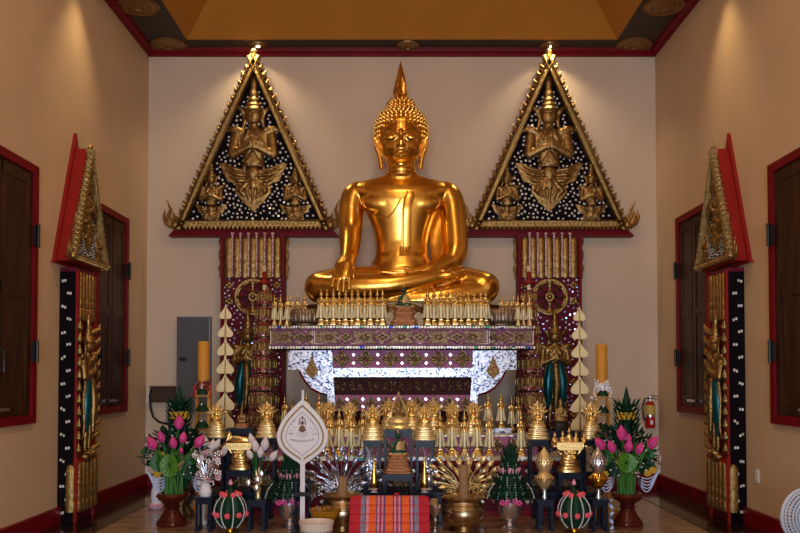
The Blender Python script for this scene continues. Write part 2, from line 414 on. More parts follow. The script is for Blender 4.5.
# shuttered windows
def window(n, side, ya, yb, leaf_lines):
    x = side*XW; z0, z1 = .965, 3.21
    def bx(c, d): return MB().box(c, d)
    fw = .075; m = MB()
    m.box((x-side*.005, ya+fw/2, (z0+z1)/2), (.06, fw, z1-z0)); m.box((x-side*.005, yb-fw/2, (z0+z1)/2), (.06, fw, z1-z0))
    m.box((x-side*.005, (ya+yb)/2, z1-fw/2), (.06, yb-ya-2*fw, fw)); m.box((x-side*.005, (ya+yb)/2, z0+fw/2), (.06, yb-ya-2*fw, fw))
    w = struct('window_%d' % n, m, 'red_trim')
    yi0, yi1 = ya+fw, yb-fw; ym = (yi0+yi1)/2
    for k, (p, q) in enumerate(((yi0, ym-.004), (ym+.004, yi1))):
        mm = MB(); mm.box((x-side*.0, (p+q)/2, (z0+z1)/2), (.016, q-p, z1-z0-2*fw))
        for zz in (z0+fw+.06, z1-fw-.06, (z0+z1)/2): mm.box((x-side*.010, (p+q)/2, zz), (.012, q-p-.02, .10))
        for yy in (p+.05, q-.05): mm.box((x-side*.010, yy, (z0+z1)/2), (.0125, .08, z1-z0-2*fw-.02))
        s = obj('shutter', mm, 'shutter_wood', w, False)
    for yy in (yi0, yi1):
        for zz in (z0+.62, z1-.62):
            mh = MB(); mh.box((x-side*.05, yy, zz), (.03, .07, .17)); mh.lathe([(.014, -.1), (.014, .1)], 8, (x-side*.07, yy, zz)); obj('hinge', mh, 'iron', w)
    mh = MB().tube([(x-side*.04, ym-.05, z0+.42), (x-side*.08, ym-.05, z0+.44), (x-side*.08, ym-.05, z0+.60), (x-side*.04, ym-.05, z0+.62)], .009); obj('bolt', mh, 'iron', w)
    mh = MB().box((x-side*.045, ym, z0+.14), (.012, .22, .025)); obj('latch_bar', mh, 'silver', w)
    return w
window(1, -1, 5.70, 6.93, 0); window(2, -1, 8.28, 9.24, 0); window(3, 1, 5.65, 6.88, 0); window(4, 1, 8.26, 9.22, 0)
# wall socket on the right wall
t = thing('wall_socket', 'small white electrical wall socket low on the right wall', 'socket', (XW-.001, 7.22, .47)); obj('cover_plate', MB().box((-.006, 0, 0), (.012, .075, .12)), 'white_cloth', t); 
for dz in (-.026, .026): obj('outlet', MB().box((-.014, 0, dz), (.004, .03, .03)), 'cream_ceramic', t)

# ================================================================ CARVED GABLE PANELS
def scatter(out, n, sep, avoid=None, seed=3):
    r = random.Random(seed); xs = [p[0] for p in out]; zs = [p[1] for p in out]; pts = []
    def inside(x, z):
        c = False; j = len(out)-1
        for i in range(len(out)):
            xi, zi = out[i]; xj, zj = out[j]
            if (zi > z) != (zj > z) and x < (xj-xi)*(z-zi)/(zj-zi)+xi: c = not c
            j = i
        return c
    for _ in range(n*30):
        if len(pts) >= n: break
        x = r.uniform(min(xs), max(xs)); z = r.uniform(min(zs), max(zs))
        if inside(x, z) and (not avoid or not avoid(x, z)) and all((x-a)**2+(z-b)**2 > sep*sep for a, b in pts): pts.append((x, z))
    return pts
def chips(pts, y, s, th=.008, seed=1):
    r = random.Random(seed); m = MB()
    for x, z in pts:
        m.box((x, y, z), (s*r.uniform(.7, 1.1), th, s*r.uniform(.7, 1.1)), ry=r.uniform(0, 1.5), rx=r.uniform(-.12, .12), rz=r.uniform(-.12, .12))
    return m
def bust(m, k, foliage=True, arms=True):
    """praying crowned figure, unit k metres per photo pixel; x to the right, z up from the belt, viewer at -y"""
    def S(x, y, z): return (x*k, y*k, z*k)
    m.rings([[S(h*math.cos(2*PI*j/16), d*math.sin(2*PI*j/16), z) for j in range(16)] for z, h, d in ((-3, 12, 6), (0, 11, 6), (6, 10.5, 5.5), (13, 12, 6.5), (21, 15.5, 7), (28, 17, 6.5), (33, 14, 5), (36, 6.5, 4), (38, 4.5, 4), (43, 4.5, 4))])
    m.ell(S(0, -1.5, 48), S(8.4, 7, 9)); m.ell(S(0, -7.6, 47), S(1.1, 1.8, 2.2), 8, 6)
    for s in (-1, 1):
        m.ell(S(s*3.2, -7.6, 49.3), S(1.8, .8, .9), 8, 5)
        m.cap(S(s*8.4, 0, 45), S(s*11.5, 0, 54), 2.2*k, 2.*k, 8); m.cap(S(s*11, 0, 53), S(s*18, 0, 60), 3.*k, .6*k, 8); m.cap(S(s*8.4, 0, 45), S(s*11, 0, 34), 2.4*k, 1.2*k, 8)
    m.lathe([(9*k, 0), (10.4*k, 2*k), (8*k, 5*k), (8.4*k, 7*k), (6*k, 9*k), (6.6*k, 12*k), (4.6*k, 15*k), (5.2*k, 18*k), (3.6*k, 22*k), (4*k, 28*k), (2.8*k, 34*k), (.5*k, 39*k)], 14, S(0, 0, 52))
    for s in (-1, 1):
        m.ell(S(s*15.5, 0, 28), S(6, 5, 6), 12, 7)
        m.tube([S(s*12, -1, 31), S(s*18, -1, 34), S(s*23, -1, 35), S(s*28, -1, 32)], [4.6*k, 4.8*k, 3.4*k, .5*k], 8, round_ends=True)
        m.cap(S(s*17.5, 0, 28), S(s*20, -4, 10), 5.6*k, 4.8*k); m.cap(S(s*19.5, -4, 9), S(s*3.6, -10, 16), 4.6*k, 3.2*k)
        m.tube([S(s*1.6, -11, 15), S(s*1.4, -11.5, 20), S(s*.9, -11, 27)], [2.2*k, 2.3*k, .8*k], 8, round_ends=True)
        m.cap(S(s*3.5, -7, 33), S(s*9, -6, 22), 1.1*k, .9*k, 6); m.cap(S(s*1, -7.4, 21), S(s*9, -6, 22), .9*k, .9*k, 6)
    m.lathe([(10*k, -3*k), (11.5*k, -1*k), (10.4*k, 2*k)], 16, S(0, 0, 0), 1, .65)
    m.rings([[S(h*c, -6.5+d, z) for c, d in ((-1, 2), (1, 2), (1, -1), (-1, -1))] for z, h in ((0, 8), (12, .6))])
def foliage(m, k):
    def S(x, y, z): return (x*k, y*k, z*k)
    out = [(-34, 2), (-30, -6), (-26, -16), (-17, -19), (-18, -27), (-10, -37), (0, -47)]
    top = [(0, -2), (-10, -4), (-20, -1), (-28, 2)]
    L = top+out; full = L+[(-x, z) for x, z in reversed(L[1:-1])]
    m.prism([(x*k, z*k) for x, z in full], -2.4*k, 3*k)
    for s in (-1, 1):
        for (x0, z0, x1, z1, r) in ((3, -5, 33, 2, 5.2), (3, -9, 30, -5, 5.2), (3, -14, 25, -12, 5), (3, -20, 18, -20, 5)):
            m.tube([S(s*x0, 0, z0-2), S(s*(x0*.5+x1*.5), -1.5, (z0+z1)/2-3), S(s*x1, 0, z1)], [4*k, r*k, .7*k], 10, flat=.5, round_ends=True)
            m.tube([S(s*x0, -3, z0-1), S(s*(x0*.5+x1*.5), -4.8, (z0+z1)/2-2), S(s*x1*.93, -2.5, z1)], [1.2*k, 1.1*k, .4*k], 6)
    for j in range(5):
        s = j-2; m.tube([S(s*2, -1, -14), S(s*6.4, -1.5, -26), S(s*2.4, 0, -44+abs(s)*4)], [4.5*k, 5.2*k, .6*k], 10, flat=.55, round_ends=True)
        m.tube([S(s*1.8, -4.5, -16), S(s*6.2, -5.2, -26), S(s*2.2, -2, -40+abs(s)*4)], [1.2*k, 1.2*k, .4*k], 6)
    m.ell(S(0, -4, -8), S(6.5, 4, 7)); m.ell(S(0, -4.5, -19), S(4.5, 3, 6)); m.ell(S(0, 0, -12), S(20, 3, 7)); m.ell(S(0, 0, -24), S(12, 3, 12))
K0 = 10/F
def mk_bust(vox, it):
    m = MB(); bust(m, K0); return remesh(m, vox, it, .4)
BUST = mk_bust(.009, 1)
m = MB(); foliage(m, K0); FOL = remesh(m, .009, 1, .4)
m = MB(); bust(m, K0*.50); m2 = MB(); SB = remesh(m, .0065, 1, .3)
m = MB(); foliage(m, K0*.47); SF = remesh(m, .0065, 1, .3)
def gable(par, hw, H, dep, side, k=1., bx=0.):
    """triangular gable in the parent's frame: base at z 0, back at y 0, front at y -dep"""
    bo = .05*k
    g = MB(); ex = .10*k if side else 0
    g.prism([(-hw-.10*k, -.09*k), (hw+.10*k, -.09*k), (hw+bo-.02*k, -.02*k), (.022*k if not side else .002, H+ex*3), (-.022*k if not side else -.002, H+ex*3), (-hw-bo+.02*k, -.02*k)], -dep*(.8 if not side else .2), -.001)
    if side: g.prism([(-hw+.01, -.05*k), (hw-.01, -.05*k), (.03*k, H), (-.03*k, H)], -dep*.84, -.002)
    board = obj('gable_board', g, 'red_trim' if not side else 'red_bright', par, False)
    w = .120*k
    inn = [(-hw+w*1.5, w), (hw-w*1.5, w), (0, H-w*2.6)]
    obj('gable_field', MB().prism([(-hw+w*.6, w*.4), (hw-w*.6, w*.4), (0, H-w*1.2)], -dep*.86, -dep*.5), 'black_panel', par, False)
    # frame mouldings
    f = MB(); A, B, T = Vector((-hw, -dep, 0)), Vector((hw, -dep, 0)), Vector((0, -dep, H))
    for p, q in ((A, T), (B, T)):
        d = (q-p); L = d.length; dn = d.normalized(); inw = Vector((1 if p.x < 0 else -1, 0, 0)); inw = (inw-dn*inw.dot(dn)).normalized()
        ang = math.atan2(dn.z, dn.x)
        f.box((p+q)/2+inw*w*.42, (L, dep*.34, w*.62), ry=-ang); f.tube([p+inw*w*.68+Vector((0, -dep*.17, 0)), q+inw*w*.68+Vector((0, -dep*.17, 0))], w*.12, 6); f.tube([p+inw*w*.2+Vector((0, -dep*.17, 0)), q+inw*w*.2+Vector((0, -dep*.17, 0))], w*.14, 6)
        n = 22
        for i in range(n):
            c = p+dn*(L*(i+.9)/(n+.8)); s = w*.50
            f.add([c+dn*s*.85+inw*s*.35, c-dn*s*.85+inw*s*.35, c-inw*s*1.15+dn*s*.8, c+Vector((0, -dep*.25, 0)), c+Vector((0, dep*.1, 0))], [(0, 2, 3), (2, 1, 3), (1, 0, 3), (2, 0, 4), (1, 2, 4), (0, 1, 4)])
            f.ell(c-inw*s*.15, (s*.55, dep*.2, s*.55), 7, 5)
    f.box((0, -dep, w*.42), (hw*2-.01, dep*.34, w*.62)); f.tube([(-hw, -dep*1.17, w*.7), (hw, -dep*1.17, w*.7)], w*.12, 6)
    for i in range(36):
        x = -hw+(i+.5)*2*hw/36; f.ell((x, -dep*1.05, w*.05), (hw/40, dep*.16, w*.28), 7, 5); f.ell((x, -dep*1.15, w*.42), (hw/46, dep*.05, w*.16), 6, 4)
    f.ell((0, -dep, H+.0), (.03*k, .03*k, .05*k), 10, 6); f.lathe([(.035*k, 0), (.05*k, .03*k), (.02*k, .07*k), (.002, .13*k)], 10, (0, -dep, H))
    obj('gable_frame', f, 'frame_gold', par)
    for s in (-1, 1):     # naga tail flames at the eaves
        t = MB(); c = Vector((s*hw, -dep, .03*k))
        t.ell(c, (.06*k, dep*.3, .055*k), 10, 7)
        for a in ((.06, .02, .11, .12, .07, .24, .13, .38), (.05, 0, .13, .04, .17, .13, .15, .24), (.0, .03, .03, .09, .01, .14, .04, .2)):
            t.tube([c+Vector((s*a[i]*k*.85, 0, a[i+1]*k*.85)) for i in (0, 2, 4, 6)], [.04*k, .030*k, .018*k, .003*k], 7, round_ends=True)
        obj('eave_finial', t, 'bronze', par)
    n = 420; pts = scatter(inn, n, .044*k, None, 5)
    o = obj('mirror_inlay', chips(pts, -dep*.87, .025*k), 'chips_white', par, False); o['kind'] = 'stuff'
    kk = k*1.0
    f = obj('relief_deity', BUST, 'bronze', par, loc=(0, -dep*.86, .80*k), sc=(kk, kk*.8, kk)); obj('lotus_foliage', FOL, 'bronze', f, loc=(0, 0, -.01*k))
    for s in (-1, 1):
        f = obj('relief_attendant', SB, 'bronze', par, loc=(s*.525*k, -dep*.86, .30*k), sc=(kk, kk, kk)); obj('lotus_foliage', SF, 'bronze', f, loc=(0, 0, -.01*k))
    # fix: children carry the scale of their parent
def petalcol(m, x, y, z0, z1, w, d):
    """one gilded drapery fold: arched top, moulded bands, pointed foot"""
    m.lathe([(w*.42, z0), (w*.5, z0+.02), (w*.5, z0+(z1-z0)*.2), (w*.38, z0+(z1-z0)*.24), (w*.5, z0+(z1-z0)*.28), (w*.5, z0+(z1-z0)*.38), (w*.38, z0+(z1-z0)*.42), (w*.5, z0+(z1-z0)*.47), (w*.44, z0+(z1-z0)*.55), (w*.46, z1-.05), (w*.3, z1-.015), (.002, z1)], 10, (x, y, 0), 1, d)
def wheel(R, par, loc):
    m = MB(); y = 0
    def ring(r, t):
        n = 36; rs = []
        for i in range(n+1):
            a = 2*PI*i/n; c = Vector((r*math.cos(a), 0, r*math.sin(a))); e = Vector((math.cos(a), 0, math.sin(a)))
            rs.append([c+e*t*math.cos(b)+Vector((0, -1, 0))*t*.7*math.sin(b) for b in [2*PI*j/8 for j in range(8)]])
        m.rings(rs, closed=False)
    ring(R*.96, R*.085); ring(R*.84, R*.06); ring(R*.2, R*.07)
    for i in range(8):
        a = i*PI/4; e = Vector((math.cos(a), 0, math.sin(a)))
        m.tube([e*R*.2, e*R*.36, e*R*.5, e*R*.66, e*R*.86], [R*.07, R*.13, R*.06, R*.15, R*.24], 8, flat=.5)
    m.ell((0, -.01, 0), (R*.12, .02, R*.12), 10, 6)
    return obj('dharma_wheel', m, 'bronze', par, loc=loc)
# full-length standing deity with teal hip cloth
def deity_meshes(H):
    k = H/115.
    def S(x, y, z): return (x*k, y*k, z*k)
    b = MB(); T = Matrix.Translation((0, 0, 60*k)); mm = MB(); bust(mm, k*.70); b.add(mm.v, mm.f, T)
    b.cap(S(-4, 0, 64), S(-4.5, -1, 40), 4.5*k, 3.6*k); b.cap(S(4, 0, 64), S(6, -1, 38), 4.5*k, 3.6*k)
    b.cap(S(-4.5, -1, 40), S(-6, 0, 6), 3.4*k, 2.4*k); b.cap(S(6, -1, 38), S(3, 0, 6), 3.4*k, 2.4*k)
    b.ell(S(-7, -3, 2), S(3, 5, 2)); b.ell(S(4, -3, 2), S(3, 5, 2)); b.lathe([(9*k, -4*k), (10*k, -1*k), (8*k, 1*k)], 14, S(0, 0, 0), 1, .7)
    b.tube([S(0, -4, 64), S(1, -6, 45), S(-1, -6, 20)], [3.4*k, 4.2*k, 1.6*k], 8, flat=1, round_ends=True)
    for s in (-1, 1): b.tube([S(s*8, -1, 66), S(s*12, -1, 48), S(s*10, -1, 24), S(s*14, -1, 14)], [2*k, 2.4*k, 2*k, .5*k], 8, round_ends=True)
    body = remesh(b, k*.75, 1, .3)
    t = MB()
    for s in (-1, 1):
        t.tube([S(s*4.8, -1.2, 64), S(s*7.5, -1.8, 48), S(s*7.6, -1.2, 30), S(s*5.5, -.5, 16)], [4.4*k, 5.6*k, 4.6*k, 1.2*k], 10, round_ends=True)
    return body, t.mesh('hip_cloth')
DB, DT = deity_meshes(1.36)
def long_panel(name, label, loc, rz, w, zg, dep, side, k=1., mir=1):
    """carved wall panel: foot on the floor, gable on top at height zg"""
    t = thing(name, label, 'carved wall panel', loc, rz, 'gabled carved panels along the walls')
    obj('backboard', MB().box((0, -dep/2, (zg-.06)/2), (w, dep-.002, zg-.08)), 'burgundy', t, False)
    b = MB(); e = .03*k+.008
    for s in (-1, 1): b.box((s*(w/2-e/2), -dep-.01, zg/2-.05), (e, .022, zg-.1))
    obj('edge_rail', b, 'red_trim' if not side else 'red_bright', t, False)
    # gilded drapery under the gable
    n = 7 if not side else 5; z1 = zg-.10*k; z0 = z1-.52*k*(1 if not side else .88)
    d = MB(); step = (w-.09*k)/n
    for i in range(n): petalcol(d, -w/2+.045*k+(i+.5)*step, -dep-.005, z0, z1, step*(1.12 if not side else .9), .45 if not side else .9)
    for s in ((-1, 1) if not side else ()):     # wavy outer borders
        d.tube([(s*(w/2+.015*k), -dep*.7, z1-(z1-z0)*u/8) for u in range(9)], [(.022+.014*math.sin(u*2.3))*k for u in range(9)], 8)
    obj('drapery', d, 'bronze' if not side else 'bronze', t)
    if not side:
        c = MB()
        for i in range(1, n):
            x = -w/2+.045*k+i*step; nn = 16
            for j in range(nn): c.box((x, -dep-.03, z0+.01+(z1-z0+.0)*(j+.5)/nn), (.021, .012, (z1-z0)/nn*.86), ry=rnd.uniform(-.1, .1))
            c.box((x, -dep-.03, z1+.028), (.035, .012, .022))
        obj('mirror_strips', c, 'chips_pink', t, False)
        R = .222; wheel(R, t, (0, -dep-.02, z0-.015-R))
        zc = z0-.015-R
        o = [(-w/2+.04, .4), (w/2-.04, .4), (w/2-.04, z0-.02), (-w/2+.04, z0-.02)]
        pts = scatter(o, 330, .048, lambda x, z: x*x+(z-zc)**2 < (R+.03)**2, 9)
        obj('mirror_inlay', chips(pts, -dep-.003, .023), 'chips', t, False)['kind'] = 'stuff'
        dm = MB()
        for s in (-1, 1):
            for zz in (z0-.09, z0-.29, .9, 1.3):
                for a in range(4): dm.ell((s*(w/2-.10)+.03*math.cos(a*PI/2), -dep-.006, zz+.025*math.sin(a*PI/2)), (.034, .018, .026), 8, 5)
        obj('gilt_blossoms', dm, 'bronze', t)
        f = obj('relief_deity', DB, 'bronze', t, loc=(-.05*mir, -dep-.05, z0-.08-2*R-1.34+.02)); obj('hip_cloth', DT, 'teal', f)
    else:
        # tall slim guardian with foliage on a front strip, and gilded skirt at the foot
        f = obj('relief_deity', DB, 'frame_gold', t, loc=(0, -dep-.03, .62), sc=(.85, .8, .94)); obj('hip_cloth', DT, 'teal', f)
        sp = MB()
        for s in (-1, 1):
            for j in range(11):
                z = .66+j*.115; sp.tube([(s*(w/2-.05), -dep, z), (s*(w/2+.0), -dep-.04, z+.03), (s*(w/2+.02), -dep-.05, z+.085)], [.035, .028, .004], 7, round_ends=True)
        obj('flame_foliage', sp, 'frame_gold', t)
        ft = MB(); ft.box((0, -dep-.012, .35), (w+.01, .05, .50)); plinth = obj('plinth', ft, 'red_bright', t, False)
        d2 = MB(); step = (w+.0)/5
        for i in range(5): petalcol(d2, -w/2+(i+.5)*step, -dep-.035, .10, .57, step*.95, .6)
        for i in range(2): petalcol(d2, 0, 0, 0, 0, .001, 1) if False else None
        Mx = Matrix.Rotation(PI/2, 4, 'Z')
        for s in (-1, 1):
            m3 = MB(); petalcol(m3, 0, 0, .10, .55, .09, .4); d2.add(m3.v, m3.f, Matrix.Translation((s*(w/2+.012), -dep*.80, 0)) @ Mx)
        obj('gilt_skirt', d2, 'frame_gold', t)
        # the edges that look up and down the hall carry mirror pairs on black
        e1 = MB()
        for s in (-1, 1): e1.box((s*(w/2+.004), -dep/2, zg/2-.05), (.008, dep-.01, zg-.12))
        obj('side_strip', e1, 'black_panel', t, False)
        ch = MB()
        for s in (-1, 1):
            for j in range(19):
                z = .1+j*(zg-.3)/18; oy = -dep*.62 if j % 2 else -dep*.3
                for q in (-.012, .012): ch.box((s*(w/2+.010), oy+q, z+rnd.uniform(-.01, .01)), (.006, .018, .024), ry=rnd.uniform(-.3, .3))
        obj('mirror_pairs', ch, 'chips_white', t, False)
    return t
DEP = .2
for px, nm, mir in ((252.8, 'left', 1), (549.6, 'right', -1)):
    base = P(px, 228, YB-DEP); apex = P(px, 54, YB-DEP)
    t = long_panel('carved_wall_panel', 'tall burgundy carved panel behind the altar, %s of the golden Buddha' % nm, (base.x, YB, 0), 0, W(64, YB-DEP), base.z, DEP*.9, False, mir=mir)
    e = thing('carved_gable', 'large triangular golden-framed gable with praying deity reliefs, upper %s of the golden Buddha' % nm, 'carved gable', (base.x, YB, base.z), 0, 'triangular gables over the carved panels')
    hw = W(78, YB-DEP); gable(e, hw, apex.z-base.z, DEP, False, 1.0)
for sx, nm in ((-1, 'left'), (1, 'right')):
    cy = 7.72; zb = 2.47; ap = 3.60
    t = long_panel('carved_wall_panel', 'narrow gilded panel against the %s side wall between the shutters' % nm, (sx*XW, cy-.04, 0), 0, .46, zb, .155, True)
    t.rotation_euler = (0, 0, PI/2 if sx < 0 else -PI/2)
    e = thing('carved_gable', 'small red-sided gable with golden front high on the %s side wall' % nm, 'carved gable', (sx*XW, cy, zb), PI/2 if sx < 0 else -PI/2, 'triangular gables over the carved panels')
    gable(e, .43, ap-zb, .17, True, .52)
# ================================================================ UPPER ALTAR
YA = 8.40
def pz(py, Y): return P(402, py, Y).z
def px_(px, Y, py=350): return P(px, py, Y).x
AX = px_(402.5, YA)
za = pz(325, YA); zb1 = pz(329, YA); zb2 = pz(345.3, YA); zb3 = pz(349.3, YA)
alt = thing('main_altar', 'tall purple mirror-inlaid altar carrying the large golden Buddha', 'altar', (AX, YA, 0))
def lx(px, Y=YA): return P(px, 350, Y).x-AX
m1, m2, m3 = MB(), MB(), MB()
xa, xb, xc, xd = lx(312.5), lx(489), lx(268), lx(536)
D1 = 1.5
m1.box(((xa+xb)/2, D1/2, (zb1+zb2)/2), (xb-xa-.03, D1-.03, zb1-zb2+.01)); m1.box(((xc+xd)/2, .275+.05, (zb1+zb2)/2), (xd-xc-.03, .55-.04, zb1-zb2+.008))
obj('tabletop', m1, 'purple', alt, False)
g = MB()
for z_, h in (((za+zb1)/2, za-zb1), ((zb2+zb3)/2, zb2-zb3)):
    g.box(((xa+xb)/2, D1/2, z_), (xb-xa, D1, h)); g.box(((xc+xd)/2, .275+.04, z_), (xd-xc, .55, h-.002))
obj('edge_strip', g, 'recess_dark', alt, False)
gg = MB()
for z_ in ((za+zb1)/2, (zb2+zb3)/2):
    for a_, c_, y_ in ((xa, xb, 0), (xc, xa, .04), (xb, xd, .04)):
        nn = int((c_-a_)/.030)
        for k in range(nn): gg.box((a_+(k+.5)*(c_-a_)/nn, y_-.001, z_), (.0225, .012, (za-zb1)*.62))
jw = obj('jewelled_edge', gg, 'gems', alt, False); jw['kind'] = 'stuff'
# brocade strip on the tabletop edge with lozenges
b = MB(); ol = MB()
zm = (zb1+zb2)/2; hh = (zb1-zb2)*.36
def outline_loop(q, y, r=.0055):
    for k in range(len(q)): ol.tube([(q[k][0], y, q[k][1]), (q[(k+1) % len(q)][0], y, q[(k+1) % len(q)][1])], r, 5)
def strip(x0, x1, y, loz):
    """gold lozenges alternating with gold hexagonal fields on the purple band, outlined in pale pink"""
    cs = [P(v, 335, YA).x-AX for v in loz]; st = W(37, YA); hh_ = hh*1.12
    for cx in cs:
        q = [(cx-st*.27, zm), (cx, zm+hh_), (cx+st*.27, zm), (cx, zm-hh_)]
        b.prism([(cx+(a_-cx)*.82, zm+(c_-zm)*.82) for a_, c_ in q], y-.008, y+.01); outline_loop(q, y-.014, .0068)
        for a_ in range(4): b.ell((cx+st*.08*math.cos(a_*PI/2), y-.010, zm+hh*.3*math.sin(a_*PI/2)), (.016, .012, .014), 8, 5)
    bounds = [x0-st]+cs+[x1+st]
    for a_, c_ in zip(bounds, bounds[1:]):
        l_, r_ = max(a_+st*.14, x0), min(c_-st*.14, x1)
        if r_-l_ < .05: continue
        e_ = st*.14; q = [(l_, zm+hh_), (r_, zm+hh_), (r_+(e_ if r_ < x1 else 0)*0-(-0), zm+hh_)]
        q = [(l_, zm+hh_), (r_, zm+hh_)]+([(r_-e_, zm)] if r_ < x1 else [])+[(r_, zm-hh_), (l_, zm-hh_)]+([(l_+e_, zm)] if l_ > x0 else [])
        cx = sum(p_[0] for p_ in q)/len(q)
        b.prism([(cx+(p_[0]-cx)*.9, zm+(p_[1]-zm)*.86) for p_ in q], y-.008, y+.01); outline_loop(q, y-.014, .0055)
        for k in range(6): b.ell((cx+.035*math.cos(k*PI/3), y-.012, zm+.022*math.sin(k*PI/3)), (.016, .012, .012), 8, 5)
strip(xa+.02, xb-.02, .016, [345.6, 382.8, 420, 457]); strip(xc+.02, xa-.01, .066, [300]); strip(xb+.01, xd-.02, .066, [503.5])
obj('brocade_strip', b, 'brocade', alt, False); obj('brocade_outline', ol, 'outline', alt)
YQ = YA+.08
def lq(px): return P(px, 360, YQ).x-AX
z4, z5, z6, z7, z8 = [pz(v, YQ) for v in (350, 368, 377, 395, 411)]
fr = MB(); x0, x1 = lq(331), lq(473)
fr.box(((x0+x1)/2, .08+.6, (z4+z5)/2), (x1-x0, 1.2, z4-z5)); fr.box(((x0+x1)/2, .08+.6, (z7+z8)/2), (x1-x0, 1.2, z7-z8))
obj('frieze', fr, 'purple', alt, False)
obj('mirror_band', MB().box(((x0+x1)/2, .08+.59, (z5+z6)/2), (x1-x0, 1.2, z5-z6)), 'mosaic', alt, False)
body = MB(); body.box(((x0+x1)/2, .12+.6, (z6+z7)/2), (x1-x0-.02, 1.18, z6-z7)); body.box(((x0+x1)/2, .12+.6, z8/2), (x1-x0-.02, 1.18, z8)); obj('body', body, 'recess_dark', alt, False)
def quatre(mb, ol_, x, y, z, w, h):
    for dx, dz in ((-1, 0), (1, 0), (0, -1), (0, 1)):
        mb.ell((x+dx*w*.24, y-.002, z+dz*h*.24), (w*(.19 if dx else .15), .011, h*(.19 if dz else .15)), 10, 5)
    mb.ell((x, y-.006, z), (w*.1, .012, h*.1), 8, 5)
    q = []
    for k in range(4):
        a = k*PI/2; q += [(x+math.cos(b_)*w*r_, z+math.sin(b_)*h*r_) for b_, r_ in ((a, .56), (a+.26, .44), (a+.52, .39), (a+PI/4, .33), (a+PI/2-.52, .39), (a+PI/2-.26, .44))]
    mb.prism(q, y-.004, y+.008)
    for k in range(len(q)): ol_.tube([(q[k][0], y-.010, q[k][1]), (q[(k+1) % len(q)][0], y-.010, q[(k+1) % len(q)][1])], .006, 5)
qf, qo, ch = MB(), MB(), MB()
for i in range(6):
    x = lq(341.5+24.2*i); quatre(qf, qo, x, .074, (z4+z5)/2, W(19, YQ), W(16.5, YQ))
    for dz in (-.045, .045):
        if i < 5: ch.box((lq(353.6+24.2*i), .076, (z4+z5)/2+dz), (.026, .01, .026), ry=PI/4)
for i in range(9):
    x = lq(339.5+15.7*i); quatre(qf, qo, x, .074, (z7+z8)/2, W(11.5, YQ), W(12.5, YQ))
    for dz in (-.04, .04):
        if i < 8: ch.box((lq(347.3+15.7*i), .076, (z7+z8)/2+dz), (.03, .01, .026), ry=rnd.uniform(.5, 1))
obj('quatrefoils', qf, 'brocade', alt); obj('quatrefoil_outline', qo, 'outline', alt); obj('mirror_chips', ch, 'chips_white', alt, False)
dc = MB()
for i in range(17):
    x = lq(336+8.2*i)
    for zc, hh2 in (((z6+z7)/2, .055),): 
        [dc.ell((x+a_*.017, .12, zc+b_*.036), (.015, .014, .02), 8, 5) for a_ in (-1, 1) for b_ in (-1, 0, 1)]; dc.ell((x, .12, zc), (.012, .016, .055), 8, 5)
for i in range(11):
    x = lq(338+12.8*i)
    for j in range(3):
        zc = z8-.10-j*.13; dc.ell((x, .125, zc), (.05, .012, .05), 8, 5)
obj('carved_scrolls', dc, 'brown_deco', alt)
# curved mirror brackets under the tabletop
def bracket(mirror):
    out = [(288.5, 350.5), (332, 350.5), (334, 388), (335.5, 407), (328, 407), (327, 394), (320, 392), (311, 387), (304, 378), (300, 370), (288.5, 369.5)]
    f = lambda x: (805-x) if mirror else x
    YBk = YA+.05
    pts = [(P(f(x), y, YBk).x-AX, P(f(x), y, YBk).z) for x, y in out]
    br = obj('bracket', MB().prism([(x, z) for x, z in pts], .07, .5), 'burgundy', alt, False)
    obj('mirror_facing', MB().prism(pts, .045, .068), 'mosaic', br, False)
    lf = [(312, 355), (315, 364), (318.5, 370), (317, 374), (312, 379), (307, 374), (305.5, 370), (309, 364)]
    q = [(P(f(x), y, YBk).x-AX, P(f(x), y, YBk).z) for x, y in lf]
    obj('gilt_leaf', MB().prism(q, .025, .046), 'filigree', br, False)
    e = MB(); e.tube([(P(f(x), y, YBk).x-AX, .065, P(f(x), y, YBk).z-.01) for x, y in out[5:10]], .018, 8); obj('red_lip', e, 'red_trim', br)
bracket(False); bracket(True)

# ================================================================ LOTUS THRONE + BIG BUDDHA
YP = 9.22
lz = P(402, 302, 8.72).z
ped = thing('lotus_throne', 'bronze lotus-petal throne under the large golden Buddha on the altar', 'throne', (px_(402, YP), YP, za))
h = lz-za; m = MB(); RX, RY = 1.17, .50
m.lathe([(.93, 0.001), (1, .01), (1, h*.22), (.93, h*.3), (.90, h*.7), (.97, h*.8), (.97, h), (.001, h)], 56, (0, 0, 0), RX, RY); obj('base', m, 'bronze_dark', ped)
for k in range(30):
    a = 2*PI*k/30
    if math.sin(a) > .35: continue
    p = MB(); w = .13; p.ell((0, 0, h*.55), (w, .035, h*.42), 12, 8); p.ell((0, -.028, h*.5), (w*.6, .02, h*.3), 10, 6)
    c = Vector((RX*.94*math.cos(a), RY*.94*math.sin(a), 0)); nrm = Vector((math.cos(a)/RX, math.sin(a)/RY, 0)).normalized()
    obj('petal', p, 'bronze_dark', ped, loc=c, rot=(0, 0, math.atan2(nrm.y, nrm.x)+PI/2))

